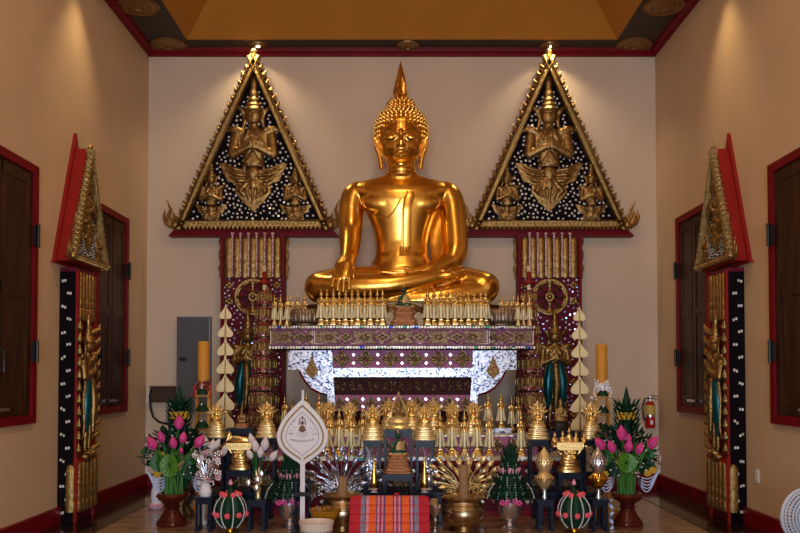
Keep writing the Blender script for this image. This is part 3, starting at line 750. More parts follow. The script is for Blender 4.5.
bud = thing('buddha_statue', 'very large golden seated Buddha, right hand reaching down over the knee', 'Buddha statue', (px_(402, 9.3), 9.3, lz))
OB = Vector(bud.location)
def Q(px, py, Y): return P(px, py, Y)-OB
b = MB()
TOR = [(302, 46, 9.32, .36), (292, 47, 9.34, .36), (279, 40, 9.34, .33), (268, 31, 9.33, .27), (256, 26.6, 9.33, .235), (244, 26.3, 9.33, .225), (232, 28.5, 9.33, .24), (221, 32, 9.33, .265), (211, 36.5, 9.33, .285), (203, 42, 9.33, .295), (196, 48, 9.33, .285), (190, 51, 9.33, .255), (185, 48, 9.33, .215), (181.5, 38, 9.32, .185), (178.5, 25, 9.31, .165), (175, 15, 9.30, .15)]
rs = []
for py, hw, Y, d in TOR:
    c = Q(401.5, py, Y); w = W(hw, Y-d*.3)
    ring = []
    for j in range(40):
        a = 2*PI*j/40; ca, sa = math.cos(a), math.sin(a); k = (abs(ca)**2.3+abs(sa)**2.3)**(-1/2.3)
        ring.append((c.x+w*k*ca, c.y+d*k*sa, c.z))
    rs.append(ring)
b.rings(rs)
b.tube([Q(401.5, 182, 9.3), Q(401.5, 174, 9.27), Q(401, 160, 9.22)], [.20, .172, .162], 20)
# pectorals and belly
for s in (-1, 1): b.ell(Q(401.5+s*17, 203, 9.18), (.26, .125, .15), 24, 14)
b.ell(Q(401.5, 261, 9.20), (.30, .125, .17), 18, 10)
# viewer's left arm, hanging and reaching forward
b.limb([Q(366, 192, 9.33), Q(356, 194.5, 9.33), Q(352, 204, 9.31), Q(351, 218, 9.28), Q(350.5, 232, 9.22), Q(350, 244, 9.09), Q(348.5, 255, 8.92), Q(346.5, 262, 8.82)], [.13, .150, .148, .142, .134, .122, .100, .085])
# viewer's right arm, bent to the lap
b.limb([Q(437, 192, 9.33), Q(447, 194.5, 9.33), Q(452, 205, 9.31), Q(454, 220, 9.27), Q(455.5, 236, 9.23), Q(456, 250, 9.19), Q(453, 261, 9.13)], [.13, .152, .150, .146, .142, .138, .125])
b.limb([Q(455, 257, 9.17), Q(446, 264, 9.08), Q(432, 269.5, 8.98), Q(420, 273, 8.93)], [.128, .108, .088, .07])
# legs: thighs, crossed shins, feet
b.limb([Q(380, 284, 9.22), Q(345, 284, 9.10), Q(320, 287.5, 8.97)], [.21, .20, .182])
b.limb([Q(424, 284, 9.22), Q(460, 284, 9.10), Q(484, 287.5, 8.97)], [.21, .20, .182])
b.limb([Q(482, 291, 8.95), Q(450, 297, 8.86), Q(410, 301, 8.84), Q(375, 300, 8.88)], [.16, .14, .11, .08])
b.limb([Q(321, 287, 8.93), Q(350, 287, 8.80), Q(390, 285, 8.76), Q(420, 280, 8.80), Q(440, 276, 8.86)], [.15, .14, .12, .10, .085])
b.tube([Q(438, 276.5, 8.84), Q(450, 275, 8.84), Q(459, 275, 8.86)], [.075, .075, .06], 14, flat=.6, round_ends=True)
for k in range(5): b.cap(Q(456+k*.3, 271.5+k*1.7, 8.84), Q(463.5-k*.7, 271+k*1.7, 8.85), .026-.002*k, .022-.002*k, 8)
# seat mass so the lap is closed
b.ell(Q(402, 298, 9.15), (.75, .38, .14), 24, 10)
bod = remesh(b, .0125, 14, .5)
for v_ in bod.vertices:
    if v_.co.z < .004: v_.co.z = .004
obj('body', bod, 'buddha_gold', bud)
def hand_down():
    h = MB(); h.tube([Q(347, 257, 8.83), Q(344, 265, 8.73), Q(342.5, 274, 8.665)], [.088, .112, .104], 14, flat=.5, round_ends=True)
    for i, (x0, x1, yy, r) in enumerate(((333.6, 332.0, 286, .0235), (338.8, 337.4, 290, .0245), (344.0, 343.2, 291, .0245), (349.2, 349.0, 288.5, .0235))):
        h.tube([Q(x0+1.2, 271, 8.69), Q(x0, 279, 8.62), Q(x1, yy, 8.605)], [r*1.15, r*1.05, r*.75], 10, round_ends=True)
    h.tube([Q(349, 263, 8.76), Q(353.5, 269, 8.72), Q(353.6, 278, 8.68)], [.030, .026, .018], 10, round_ends=True)
    return remesh(h, .006, 2, .4)
obj('right_hand', hand_down(), 'buddha_gold', bud)
h = MB(); h.tube([Q(424, 272, 8.90), Q(412, 272, 8.80), Q(402, 273.5, 8.77)], [.065, .08, .07], 14, flat=.45, round_ends=True)
for i, (dy, L, r) in enumerate(((-.055, 382, .02), (-.02, 379, .021), (.015, 380, .021), (.05, 384, .018))):
    h.tube([Q(405, 273, 8.77)+Vector((0, dy, .0)), Q((L+405)/2, 274, 8.76)+Vector((0, dy, .0)), Q(L, 272.5, 8.76)+Vector((0, dy, 0))], [r*1.2, r, r*.8], 10, round_ends=True)
h.tube([Q(414, 270, 8.85), Q(404, 267.5, 8.82), Q(396, 268.5, 8.80)], [.03, .024, .016], 10, round_ends=True)
obj('left_hand', remesh(h, .006, 2, .4), 'buddha_gold', bud)
# toe lines and ankle ring where the shins cross
h = MB()
def tor_y(px, py):
    for i in range(len(TOR)-1):
        a, c = TOR[i], TOR[i+1]
        if c[0] <= py <= a[0]:
            t = (a[0]-py)/(a[0]-c[0]); hw = a[1]+(c[1]-a[1])*t; d = a[3]+(c[3]-a[3])*t
            u = min(.98, abs(px-401.5)/hw); y = 9.33-d*(1-u**2.3)**(1/2.3)
            for s in (-1, 1):
                if 193 < py < 219:
                    e = 1-((px-401.5-s*17)*.0117/.26)**2-((py-203)*.0117/.15)**2
                    if e > 0: y = min(y, 9.18-.125*math.sqrt(e))
            return y
    return 9.1
def on(px, py, up=.006): return Q(px, py, tor_y(px, py)-up)
sash = MB()
def ribbon(mb, L, Rr, th):
    rs = []
    for (a, bb) in zip(L, Rr):
        p, q = on(*a), on(*bb); mid = on((a[0]+bb[0])/2, (a[1]+bb[1])/2)
        rs.append([p+Vector((0, th*.6, 0)), p-Vector((0, th*.4, 0)), mid-Vector((0, th, 0)), q-Vector((0, th*.4, 0)), q+Vector((0, th*.6, 0))])
    mb.rings(rs)
ribbon(sash, [(409, 184), (406, 192), (403.5, 200), (402, 210), (401.5, 222), (401, 236), (400.5, 250)], [(418, 184), (416, 192), (414, 200), (412.5, 210), (412, 222), (412, 236), (412, 250)], .02)
for x0 in (403.6, 410): sash.tube([on(x0+(187-y)*-.0+max(0, (205-y))*.28, y, .026) for y in range(186, 250, 7)], .006, 6)
for i in range(5): sash.tube([on(400.5+i*2.6, 247, .02), on(400.2+i*2.7, 254, .03)], [.012, .016], 7, round_ends=True)
sash.tube([on(x, y, .004) for x, y in ((366, 208), (372, 214), (380, 218), (388, 217), (394, 211), (399, 202), (404, 192), (408, 184))], .008, 7)
sash.tube([on(x, y, .002) for x, y in ((372, 262), (382, 269), (392, 273), (402, 274.5), (414, 273), (424, 268))], .012, 8)
obj('robe_sash', sash, 'buddha_gold', bud)
dr = MB()
dr.rings([[Q(a, y, 9.34), Q((a+c)/2, y, 9.28), Q(c, y, 9.34), Q((a+c)/2, y, 9.40)] for y, a, c in ((200, 438, 444), (208, 433, 448), (222, 430, 451), (240, 430, 453), (256, 431, 450), (270, 433, 447))])
obj('robe_drape', dr, 'buddha_gold', bud)
# ------------- head
HY_ = 9.2
hc = Q(401, 138, HY_)
def H(px, py, up=0.):
    """point on the front of the face"""
    dx = (px-401)*HY_/F; dz = Q(401, py, 8.94).z-hc.z
    e = 1-(dx/.268)**2-(dz/.365)**2
    y1 = .29*math.sqrt(max(e, .0)); jc = Q(401, 148.5, HY_-.03); e2 = 1-(dx/.238)**2-((hc.z+dz-jc.z)/.215)**2
    if e2 > 0: y1 = max(y1, .03+.25*math.sqrt(e2))
    return Vector((hc.x+dx*.975, hc.y-y1-up, hc.z+dz))
hd = MB()
hd.ell(hc, (.262, .285, .35), 32, 20)
hd.ell(Q(401, 148.5, HY_-.03), (.238, .250, .215), 26, 14)
hd.ell(Q(401, 131, HY_+.03), (.298, .30, .27), 32, 18)
hd.ell(Q(401, 110.5, HY_+.04), (.165, .165, .15), 24, 12)
hd.ell(H(401, 160.5, -.035), (.075, .06, .045), 14, 8)
# brow ridge to nose
hd.tube([H(401, 131, -.01), H(401, 138, .012), H(401, 143, .05), H(401, 146, .045)], [.018, .022, .032, .03], 12, round_ends=True)
for s in (-1, 1):
    hd.ell(H(401+s*2.9, 146, .02), (.022, .026, .018), 10, 6)
    hd.tube([H(401+s*1.5, 134.5, .0), H(401+s*5, 131.3, .004), H(401+s*10, 130.3, .004), H(401+s*15, 133, .004), H(401+s*18, 137, 0)], [.012, .013, .012, .010, .006], 8, round_ends=True)
    hd.ell(H(401+s*9.7, 137.4, -.02), (.078, .045, .040), 16, 8)
hd.tube([H(393.5, 152.6, .006), H(397, 151.9, .014), H(399.6, 151.2, .02), H(401, 151.7, .02), H(402.4, 151.2, .02), H(405, 151.9, .014), H(408.5, 152.6, .006)], [.008, .018, .021, .018, .021, .018, .008], 8, round_ends=True)
hd.tube([H(395.5, 154.6, .006), H(401, 155.3, .018), H(406.5, 154.6, .006)], [.010, .025, .010], 8, round_ends=True)
for s in (-1, 1):  # long ears
    x = 401+s*23.6
    hd.tube([Q(x-s*1.5, 136, HY_), Q(x+s*.5, 140, HY_-.01), Q(x+s*.3, 148, HY_-.02), Q(x-s*2.4, 158, HY_-.03), Q(x-s*3.8, 167, HY_-.03)], [.030, .046, .036, .026, .032], 12, flat=.9, round_ends=True)
    hd.tube([Q(x-s*.5, 134.5, HY_-.03), Q(x+s*3, 136.5, HY_-.04), Q(x+s*2.7, 143, HY_-.05), Q(x+s*.6, 150, HY_-.05)], [.012, .014, .013, .008], 8, round_ends=True)
obj('head', remesh(hd, .0075, 2, .4), 'buddha_gold', bud)
ey = MB()
for s in (-1, 1): ey.tube([H(401+s*u, v, .022 if 5 < u < 14 else .010) for u, v in ((4.4, 137.2), (6.5, 138.8), (9.5, 139.6), (12.5, 139.2), (15.4, 137.6))], [.004, .0095, .011, .009, .003], 7)
obj('eyelids', ey, 'dark_line', bud)
nk = MB()
for y, w in ((170, .166), (174, .178)): 
    c = Q(401.3, y, 9.25); nk.tube([(c.x+w*math.cos(a), c.y+w*math.sin(a)*1.0, c.z-.01*abs(math.sin(a))) for a in [PI+PI*j/16 for j in range(17)]], .007, 6)
obj('neck_folds', nk, 'buddha_gold', bud)
cu = MB()
def hairline(dx): return 118.8+7*(dx/18)**2 if dx < 20 else 149
def curls(c, r, rad, zmin, seg=(8, 5)):
    i = 0; z = zmin; 
    while z < r[2]*.98:
        q = math.sqrt(max(0, 1-(z/r[2])**2)); n = max(1, int(2*PI*q*r[0]/(rad*1.75))); 
        for j in range(n):
            a = 2*PI*(j+.5*(i % 2))/n; p = Vector((c.x+r[0]*q*math.cos(a), c.y+r[1]*q*math.sin(a), c.z+z))
            yield p
        i += 1; dz = rad*1.6*max(q, .35); z += dz
c = Q(401, 131, HY_+.03)
for p in curls(c, (.298, .30, .27), .029, -.20):
    w = p+OB; pr = 354-0; dpx = (w.x-OB.x)*F/w.y
    # row of the photograph this point falls on
    zz = (w.z-CZ)/w.y; row = PY0-F*math.tan(math.atan(zz)-PITCH)
    dx = abs(dpx+1)
    if p.y < c.y+.02 and row > hairline(dx): continue
    if row > 147: continue
    cu.ell(p, .028, 8, 5); cu.ell(p+(p-c).normalized()*.022, .014, 6, 4)
c = Q(401, 110.5, HY_+.04)
for p in curls(c, (.165, .165, .15), .027, -.02): cu.ell(p, .0245, 8, 5); cu.ell(p+(p-c).normalized()*.016, .012, 6, 4)
obj('hair_curls', cu, 'buddha_gold', bud)
fl = MB(); fb = Q(400.5, 97, HY_+.04); ht = Q(400.5, 61, HY_+.04).z-fb.z
prof = [(.02, -.02), (.045, .0), (.072, .06*ht), (.073, .14*ht), (.062, .24*ht), (.058, .36*ht), (.048, .5*ht), (.036, .63*ht), (.024, .76*ht), (.012, .9*ht), (.002, ht)]
rs = []
for i, (r, z) in enumerate(prof):
    rs.append([(fb.x+r*(1+.22*math.cos(5*a+i*.9))*math.cos(a), fb.y+r*(1+.22*math.cos(5*a+i*.9))*math.sin(a), fb.z+z) for a in [2*PI*j/30 for j in range(30)]])
fl.rings(rs); obj('flame_finial', fl, 'buddha_gold', bud)

for sx, c0_, nm in ((-1, 304, 'left'), (1, 502.5, 'right')):
    Yp = 8.72; x_ = px_(c0_, Yp, 320); w_ = W(27, Yp); hh_ = W(18, Yp)
    t = thing('bronze_petal_base', 'low bronze base of lotus petals at the %s corner of the golden throne' % nm, 'pedestal', (x_, Yp, za), 0, 'bronze petal bases beside the throne')
    m = MB(); m.lathe([(w_*.48, 0), (w_*.5, .01), (w_*.5, .03), (w_*.40, .045), (w_*.38, hh_*.8), (w_*.42, hh_), (.001, hh_)], 32, sy=.55); obj('core', m, 'bronze_dark', t)
    for k in range(9):
        a = PI+PI*(k+.5)/9; p = MB(); p.ell((0, 0, hh_*.58), (.042, .022, hh_*.44), 10, 7); p.ell((0, -.016, hh_*.5), (.024, .014, hh_*.3), 8, 6)
        obj('petal', p, 'petal_bronze', t, loc=(w_*.44*math.cos(a), w_*.44*.55*math.sin(a), 0), rot=(0, 0, a+PI/2))
# ================================================================ SMALL FIGURES (unit height 1)
def standing_proto():
    """standing crowned figure with flared robe wings: pedestal, body, robe"""
    p = MB(); p.lathe([(.12, 0), (.125, .03), (.10, .05), (.105, .07), (.085, .09), (.095, .12), (.07, .135), (.07, .15)], 12, sq=5)
    b = MB()
    b.tube([(0, 0, .14), (0, 0, .3), (0, 0, .48), (0, 0, .55)], [.045, .05, .058, .05], 12)
    b.tube([(0, 0, .52), (0, 0, .6), (0, 0, .68), (0, 0, .715), (0, 0, .75)], [.055, .062, .082, .05, .028], 12, flat=.7)
    for s in (-1, 1):
        b.cap((s*.075, 0, .69), (s*.108, -.005, .58), .028, .024, 8); b.cap((s*.108, -.005, .58), (s*.03, -.055, .63), .024, .02, 8); b.ell((s*.022, -.062, .65), (.016, .014, .028), 8, 6)
        b.ell((s*.022, -.03, .14), (.02, .04, .015), 8, 5); b.ell((s*.046, 0, .80), (.008, .012, .03), 6, 5)
    b.ell((0, -.005, .80), (.052, .052, .06), 12, 8); b.ell((0, 0, .86), (.03, .03, .03), 10, 6); b.lathe([(.02, 0), (.022, .02), (.013, .06), (.003, .11)], 8, (0, 0, .88))
    r = MB()
    for s in (-1, 1):
        rs = []
        for z, x0, x1, d in ((.20, .062, .150, .035), (.22, .062, .148, .04), (.34, .058, .122, .035), (.46, .055, .10, .03), (.53, .055, .09, .022), (.56, .06, .08, .01)):
            rs.append([(s*x0, -d, z), (s*(x0+x1)/2, -d*1.5, z), (s*x1, -d*.3, z), (s*x1, d*.3, z), (s*x0, d, z)])
        r.rings(rs)
    r.rings([[(h*math.cos(a), -.02+d*math.sin(a), z) for a in [2*PI*j/12 for j in range(12)]] for z, h, d in ((.18, .040, .05), (.3, .042, .05), (.44, .045, .05), (.5, .04, .046))])
    return p.mesh('pedestal'), remesh(b, .011, 1, .4), r.mesh('robe')
SP = standing_proto()
def standing_thing(label, loc, h, group, rz=0, robe='ivory_gold', wide=1.):
    t = thing('standing_buddha', label, 'small statue', loc, rz, group, (h*wide, h*wide, h))
    obj('pedestal', SP[0], 'gold', t); obj('body', SP[1], 'gold', t); obj('robe', SP[2], robe, t); return t
def naga_proto():
    p = MB()
    for z0, z1, w, q in ((0, .06, .29, 0), (.06, .11, .255, .01), (.11, .17, .26, 0), (.17, .22, .215, .01), (.22, .27, .235, 0), (.27, .31, .18, .01), (.31, .36, .20, 0)):
        p.lathe([(w*.97, z0), (w, z0+.012), (w, z1-.012), (w*.95, z1)], 28, sx=1, sy=.72, sq=3.2)
    for k, (z, w) in enumerate(((.375, .175), (.42, .165), (.462, .15))): p.lathe([(.001, -.03), (w*.9, -.024), (w, 0), (w*.9, .024), (.001, .03)], 24, (0, 0, z), sy=.75)
    b = MB()
    b.tube([(-.12, -.03, .525), (-.04, -.09, .515), (.06, -.095, .515), (.12, -.04, .525)], [.04, .042, .04, .036], 10, round_ends=True); b.ell((0, 0, .53), (.12, .08, .045), 14, 8)
    b.tube([(0, 0, .53), (0, 0, .6), (0, 0, .67), (0, 0, .715), (0, 0, .75)], [.06, .056, .078, .05, .026], 12, flat=.75)
    for s in (-1, 1): b.cap((s*.075, 0, .69), (s*.098, -.02, .60), .025, .02, 8); b.cap((s*.098, -.02, .59), (s*.03, -.085, .55), .02, .016, 8)
    b.ell((0, -.015, .80), (.05, .05, .06), 12, 8); b.ell((0, 0, .855), (.024, .024, .025), 8, 6); b.lathe([(.014, 0), (.014, .015), (.002, .06)], 8, (0, 0, .87))
    for s in (-1, 1): b.ell((s*.046, 0, .80), (.008, .012, .03), 6, 5)
    h = MB()
    for i in range(7):
        a = math.radians((i-3)*20); L = .40-.03*abs(i-3); c = Vector((0, .055, .60)); d = Vector((math.sin(a), 0, math.cos(a)))
        h.tube([c+d*.02, c+d*L*.45, c+d*L*.72+Vector((0, -.03, 0)), c+d*L*.86+Vector((0, -.05, 0)), c+d*L*1.0+Vector((0, -.03, 0))], [.04, .06, .055, .04, .003], 8, flat=.6, round_ends=True)
    for s in (-1, 1): h.tube([(s*.10, .05, .48), (s*.15, .05, .56), (s*.13, .05, .66), (s*.06, .06, .74)], [.035, .04, .04, .03], 8, flat=.6)
    h.ell((0, .075, .74), (.15, .02, .18), 12, 8)
    return p.mesh('pedestal'), remesh(b, .010, 1, .4), h.mesh('naga_hood')
NP = naga_proto()
def naga_thing(label, loc, h, group, rz=0, mat_='gold', w=1.):
    w *= 1.08
    t = thing('naga_buddha', label, 'small statue', loc, rz, group, (h*w, h*w, h))
    obj('pedestal', NP[0], 'pale_gold', t); obj('body', NP[1], mat_, t); obj('naga_hood', NP[2], 'pale_gold', t); return t

# ---- on the main altar
ztop = za
def on_altar(px, Y): return Vector((px_(px, Y, 320), Y, za))
def row_on_altar(xs, Y, h, side, rowname, z=0.):
    for i, x in enumerate(xs):
        v = on_altar(x, Y); v.z += z
        standing_thing('small gilt standing figure %s of the tiny green Buddha, %s row, %s from left' % (side, rowname, ORD[i]), v, h, 'small standing figures on the main altar', robe='ivory_gold', wide=.97)
h0 = W(39, 8.5)
row_on_altar([321, 333.3, 345.6, 357.8, 370.4, 382.5], 8.47, W(38.5, 8.47), 'left', 'front')
row_on_altar([326.8, 339.2, 351.9, 364.5, 377.3], 8.59, W(39, 8.59), 'left', 'back')
row_on_altar([427.5, 441, 455, 468.5, 481], 8.47, W(38.5, 8.47), 'right', 'front')
row_on_altar([434, 447.5, 461, 474.5, 486], 8.59, W(39, 8.59), 'right', 'back')
def slim(label, loc, h, rz=0, robe='gold', group='slim gilt figures at the ends of the main altar'):
    t = standing_thing(label, loc, h, group, rz, robe, .68); return t
for i, (x, Y, hp) in enumerate(((274.5, 8.53, 33), (287, 8.53, 33), (280.5, 8.66, 33))):
    slim('slim gilt figure at the left end of the main altar, %s' % ('outermost at the front', 'inner one at the front', 'behind the two front ones')[i], on_altar(x, Y), W(hp, Y))
for i, (x, Y, hp) in enumerate(((529.5, 8.53, 33), (518, 8.53, 33), (523.5, 8.66, 33))):
    slim('slim gilt figure at the right end of the main altar, %s' % ('outermost at the front', 'inner one at the front', 'behind the two front ones')[i], on_altar(x, Y), W(hp, Y))
for s, xs in (('left', (291, 297.5, 304.5)), ('right', (513.5, 507.8, 502))):
    for i, x in enumerate(xs):
        Y = 8.91; slim('tiny gilt figure in the back row at the main altar %s end, %s from outside' % (s, ORD[i]), on_altar(x, Y), W(36, Y))
# small green seated Buddha
def green_buddha(label, loc, h, group):
    t = thing('green_buddha', label, 'small statue', loc, 0, group, h)
    p = MB()
    for z0, z1, w in ((0, .05, .33), (.05, .13, .30), (.13, .19, .26), (.19, .26, .24), (.26, .32, .25), (.32, .38, .20), (.38, .42, .22)):
        p.lathe([(w*.95, z0), (w, z0+.012), (w, z1-.012), (w*.92, z1)], 24, sy=.6, sq=3.5)
    for z in (.08, .22, .34):
        for k in range(9): p.ell((-.2+.05*k, -.6*.26+.0, z), (.02, .015, .02), 6, 4)
    obj('pedestal', p, 'copper', t)
    w = MB(); w.lathe([(.22, .42), (.235, .435), (.20, .455)], 20, sy=.6, sq=3); obj('seat', w, 'pale_gold', t)
    b = MB(); b.tube([(-.15, -.02, .485), (-.05, -.09, .475), (.06, -.10, .475), (.15, -.03, .485)], [.04, .04, .04, .036], 10, round_ends=True); b.ell((0, 0, .49), (.15, .08, .04), 14, 8)
    b.tube([(0, 0, .49), (0, 0, .58), (0, 0, .66), (0, 0, .71), (0, 0, .76)], [.075, .07, .095, .055, .028], 14, flat=.75)
    for s in (-1, 1): b.cap((s*.095, 0, .68), (s*.125, -.01, .57), .03, .026, 8); b.cap((s*.125, -.01, .56), (s*.03, -.09, .51), .025, .02, 8)
    b.ell((0, -.005, .815), (.05, .052, .065), 14, 9); b.ell((0, 0, .875), (.03, .03, .03), 10, 6)
    for s in (-1, 1): b.ell((s*.053, 0, .81), (.008, .014, .034), 6, 5)
    b.ell((0, -.055, .81), (.008, .01, .014), 6, 4)
    obj('body', remesh(b, .010, 1, .4), 'jade', t)
    r = MB(); r.rings([[(x, -d, z), ((x+x2)/2, -d-.03, z), (x2, -d+.02, z), (x2-.02, .06, z), (x+.02, .06, z)] for z, x, x2, d in ((.5, -.05, .135, .07), (.58, -.045, .14, .07), (.66, -.02, .13, .075), (.71, .01, .10, .055))])
    obj('robe', r, 'pale_gold', t)
    f = MB(); f.lathe([(.028, 0), (.02, .03), (.006, .08), (.001, .11)], 10, (0, 0, .895)); obj('finial', f, 'gold', t)
    return t
green_buddha('tiny dark green seated Buddha with gilt robe in the middle of the main altar', on_altar(404, 8.5), W(43, 8.5), 'dark green seated Buddhas')
for s, px, nm in ((-1, 390, 'left'), (1, 418.5, 'right')):
    v = on_altar(px, 8.52); m = MB(); m.prism([(-.05, 0), (.05, 0), (.055, .09), (.03, .13), (0, .15), (-.03, .13), (-.055, .09)], -.03, .03)
    o = obj('leaf_marker', m, 'bronze_dark', loc=v); tag(o, 'small dark leaf-shaped plaque just %s of the tiny green Buddha on the main altar' % nm, 'plaque', 'dark plaques beside the green Buddha')

# ================================================================ TIERED UMBRELLAS
def umbrella(px, Y, label, side):
    zt_ = pz(266, Y); t = thing('tiered_umbrella', label, 'ceremonial umbrella', (px_(px, Y), Y, 0), 0, 'nine-tiered umbrellas beside the altar')
    p = MB(); p.tube([(0, 0, .02), (0, 0, zt_)], .018, 8); p.lathe([(.14, 0), (.15, .03), (.07, .07), (.03, .14)], 16); obj('pole', p, 'brass', t)
    c = MB(); c.lathe([(.075, 0), (.085, .02), (.04, .05), (.022, .09), (.03, .12), (.008, .18), (.002, .27)], 14, (0, 0, zt_-.27+.05)); obj('crown', c, 'red_bright', t)
    n = 9; z = zt_-.28
    for i in range(n):
        r = .085+.0135*i*1.0; h_ = .155+.006*i
        m = MB(); m.lathe([(.02, h_*.0), (r*.9, -h_*.10), (r, -h_*.2), (r, -h_*.30), (r*1.02, -h_*.32), (r*1.04, -h_*1.06), (r*.98, -h_*1.06), (r*.97, -h_*.3), (.02, -h_*.1)], 24, (0, 0, z)); a = obj('tier', m, 'filigree', t)
        k = MB(); k.lathe([(r*1.05, -h_*.84), (r*1.07, -h_*.95), (r*1.05, -h_*1.08)], 24, (0, 0, z)); k.lathe([(r*.9, -h_*.08), (r*1.01, -h_*.18), (r*1.03, -h_*.28)], 24, (0, 0, z))
        for j in range(20):
            an = 2*PI*j/20; k.ell((r*1.03*math.cos(an), r*1.03*math.sin(an), z-h_*1.08), (.010, .010, .014), 6, 4)
        obj('red_fringe', k, 'filigree_red', a)
        g_ = MB()
        for j in range(14):
            an = 2*PI*j/14; g_.tube([(r*1.03*math.cos(an), r*1.03*math.sin(an), z-h_*.34), (r*1.05*math.cos(an), r*1.05*math.sin(an), z-h_*.6), (r*1.03*math.cos(an), r*1.03*math.sin(an), z-h_*.85)], [.005, .008, .003], 6)
        obj('gold_tassels', g_, 'bronze', a)
        z -= .185+.004*i
umbrella(264, 9.22, 'gold and red nine-tiered umbrella on a pole left of the main altar', -1)
umbrella(529, 9.22, 'gold and red nine-tiered umbrella half hidden behind the main altar right end', 1)

# ================================================================ LEAF TREES (cream)
def leaf_tree(px, Y, ytop, label, sep):
    zt_ = pz(ytop, Y); t = thing('leaf_tree', label, 'ornament', (px_(px, Y), Y, 0), 0, 'cream leaf-shaped ornaments on poles')
    p = MB(); p.tube([(0, 0, 0), (0, 0, zt_-.16)], .013, 8); p.lathe([(.10, 0), (.10, .02), (.03, .05)], 16); obj('pole', p, 'bronze', t)
    for i in range(8):
        w = W(6.5+1.1*i if i else 6, Y)/1.0; h_ = W(14.5+1.1*i, Y); z = zt_-h_-W(sep, Y)*i+.0
        hw = W([6, 7.6, 8.3, 8.7, 9.0, 9.3, 9.5, 9.6][i], Y)
        out = []
        for u, v in ((0, 1.04), (.07, .90), (.20, .76), (.45, .60), (.75, .45), (.96, .30), (1, .18), (.93, .08), (.75, .02), (.5, .0), (.25, .02)): out.append((u*hw, z+v*h_))
        pts = out+[(-x, zz) for x, zz in reversed(out[1:])]
        m = MB(); m.prism(pts, -.012, .012); lf = obj('leaf', m, 'cream_leaf', t, False)
        r_ = MB(); r_.tube([(-.006, -.014, z-.02), (-.003, -.014, z+h_*.8)], [.0045, .003], 6); r_.tube([(.006, -.014, z-.02), (.003, -.014, z+h_*.8)], [.0045, .003], 6); obj('midrib', r_, 'bronze', lf)
leaf_tree(225.5, 8.42, 304.5, 'tall pole of stacked cream leaf shapes left of the altar', 17.2)
leaf_tree(579.5, 8.42, 306.5, 'tall pole of stacked cream leaf shapes right of the altar', 17.2)

# ================================================================ LOWER ALTAR
YL = 7.80; zl = pz(457, YL)
low = thing('offering_altar', 'low wide burgundy jewelled altar carrying the rows of small golden Buddhas', 'altar', (0, YL, 0))
wl = 1.68; D2 = .52
obj('body', MB().box((0, D2/2+.02, (zl-.03)/2), (wl*2-.06, D2-.04, zl-.031)), 'burgundy', low, False)
obj('jewelled_edge', MB().box((0, D2/2, zl-.018), (wl*2, D2, .036)), 'gems', low, False)
m = MB(); m.box((0, .012, zl-.06), (wl*2-.03, .02, .045)); m.box((0, .01, .03), (wl*2, .03, .06)); obj('red_moulding', m, 'red_trim', low, False)
qf, qo, ch = MB(), MB(), MB()
n = 15
for i in range(n):
    x = -wl+.11+(2*wl-.22)*i/(n-1); quatre(qf, qo, x, .034, .29, .19, .30)
    if i < n-1:
        xm = x+(wl-.11)/(n-1)
        for dz in (-.15, 0, .15): ch.box((xm, .036, .29+dz), (.034, .01, .034), ry=PI/4)
        for k in range(4):
            a = PI/4+k*PI/2; qo.tube([(xm, .034, .29), (xm+.085*math.cos(a)*1.1, .034, .29+.16*math.sin(a))], .004, 5)
obj('quatrefoils', qf, 'brocade', low); obj('quatrefoil_outline', qo, 'outline', low); obj('mirror_chips', ch, 'chips_white', low, False)
# raised tier on the lower altar
zl2 = pz(436, 8.06)
tier = thing('display_step', 'raised purple step on the low altar under the Buddhas with naga hoods', 'step', (0, 8.00, zl))
hz = zl2-zl
obj('body', MB().box((0, .15, hz/2), (2.72, .30, hz)), 'purple', tier, False)
q1, q2 = MB(), MB()
for i in range(17): quatre(q1, q2, -1.28+.16*i, -.004, hz/2, .12, hz*.8)
obj('quatrefoils', q1, 'brocade', tier); obj('quatrefoil_outline', q2, 'outline', tier)
obj('edge', MB().box((0, .15, hz+.006), (2.74, .32, .012)), 'gems', tier, False)
z_t1 = zl2+.012
tier2 = thing('display_stand', 'blue-white mosaic stand at the right end of the low altar with two standing figures on top', 'stand', (px_(494, 8.42, 440), 8.42, 0))
zs = pz(428, 8.42)
def small_mosaic_stand(px, label):
    t = thing('display_stand', label, 'stand', (px_(px, 8.44, 440), 8.44, 0), 0, 'mosaic stands at the ends of the low altar')
    obj('shelf', MB().box((0, 0, zs-.07), (.36, .16, .14)), 'mosaic', t, False)
    m = MB()
    for s in (-1, 1): m.box((s*.15, 0, (zs-.14)/2), (.04, .12, zs-.14))
    obj('legs', m, 'burgundy', t, False); return t
bpy.data.objects.remove(tier2)
small_mosaic_stand(494, 'blue-white mosaic stand right of centre with two gilt standing figures on it')
small_mosaic_stand(313, 'blue-white mosaic stand left of centre, mostly behind the white leaf-shaped fan')
G1 = 'larger standing Buddhas with flared robes on the low altar'
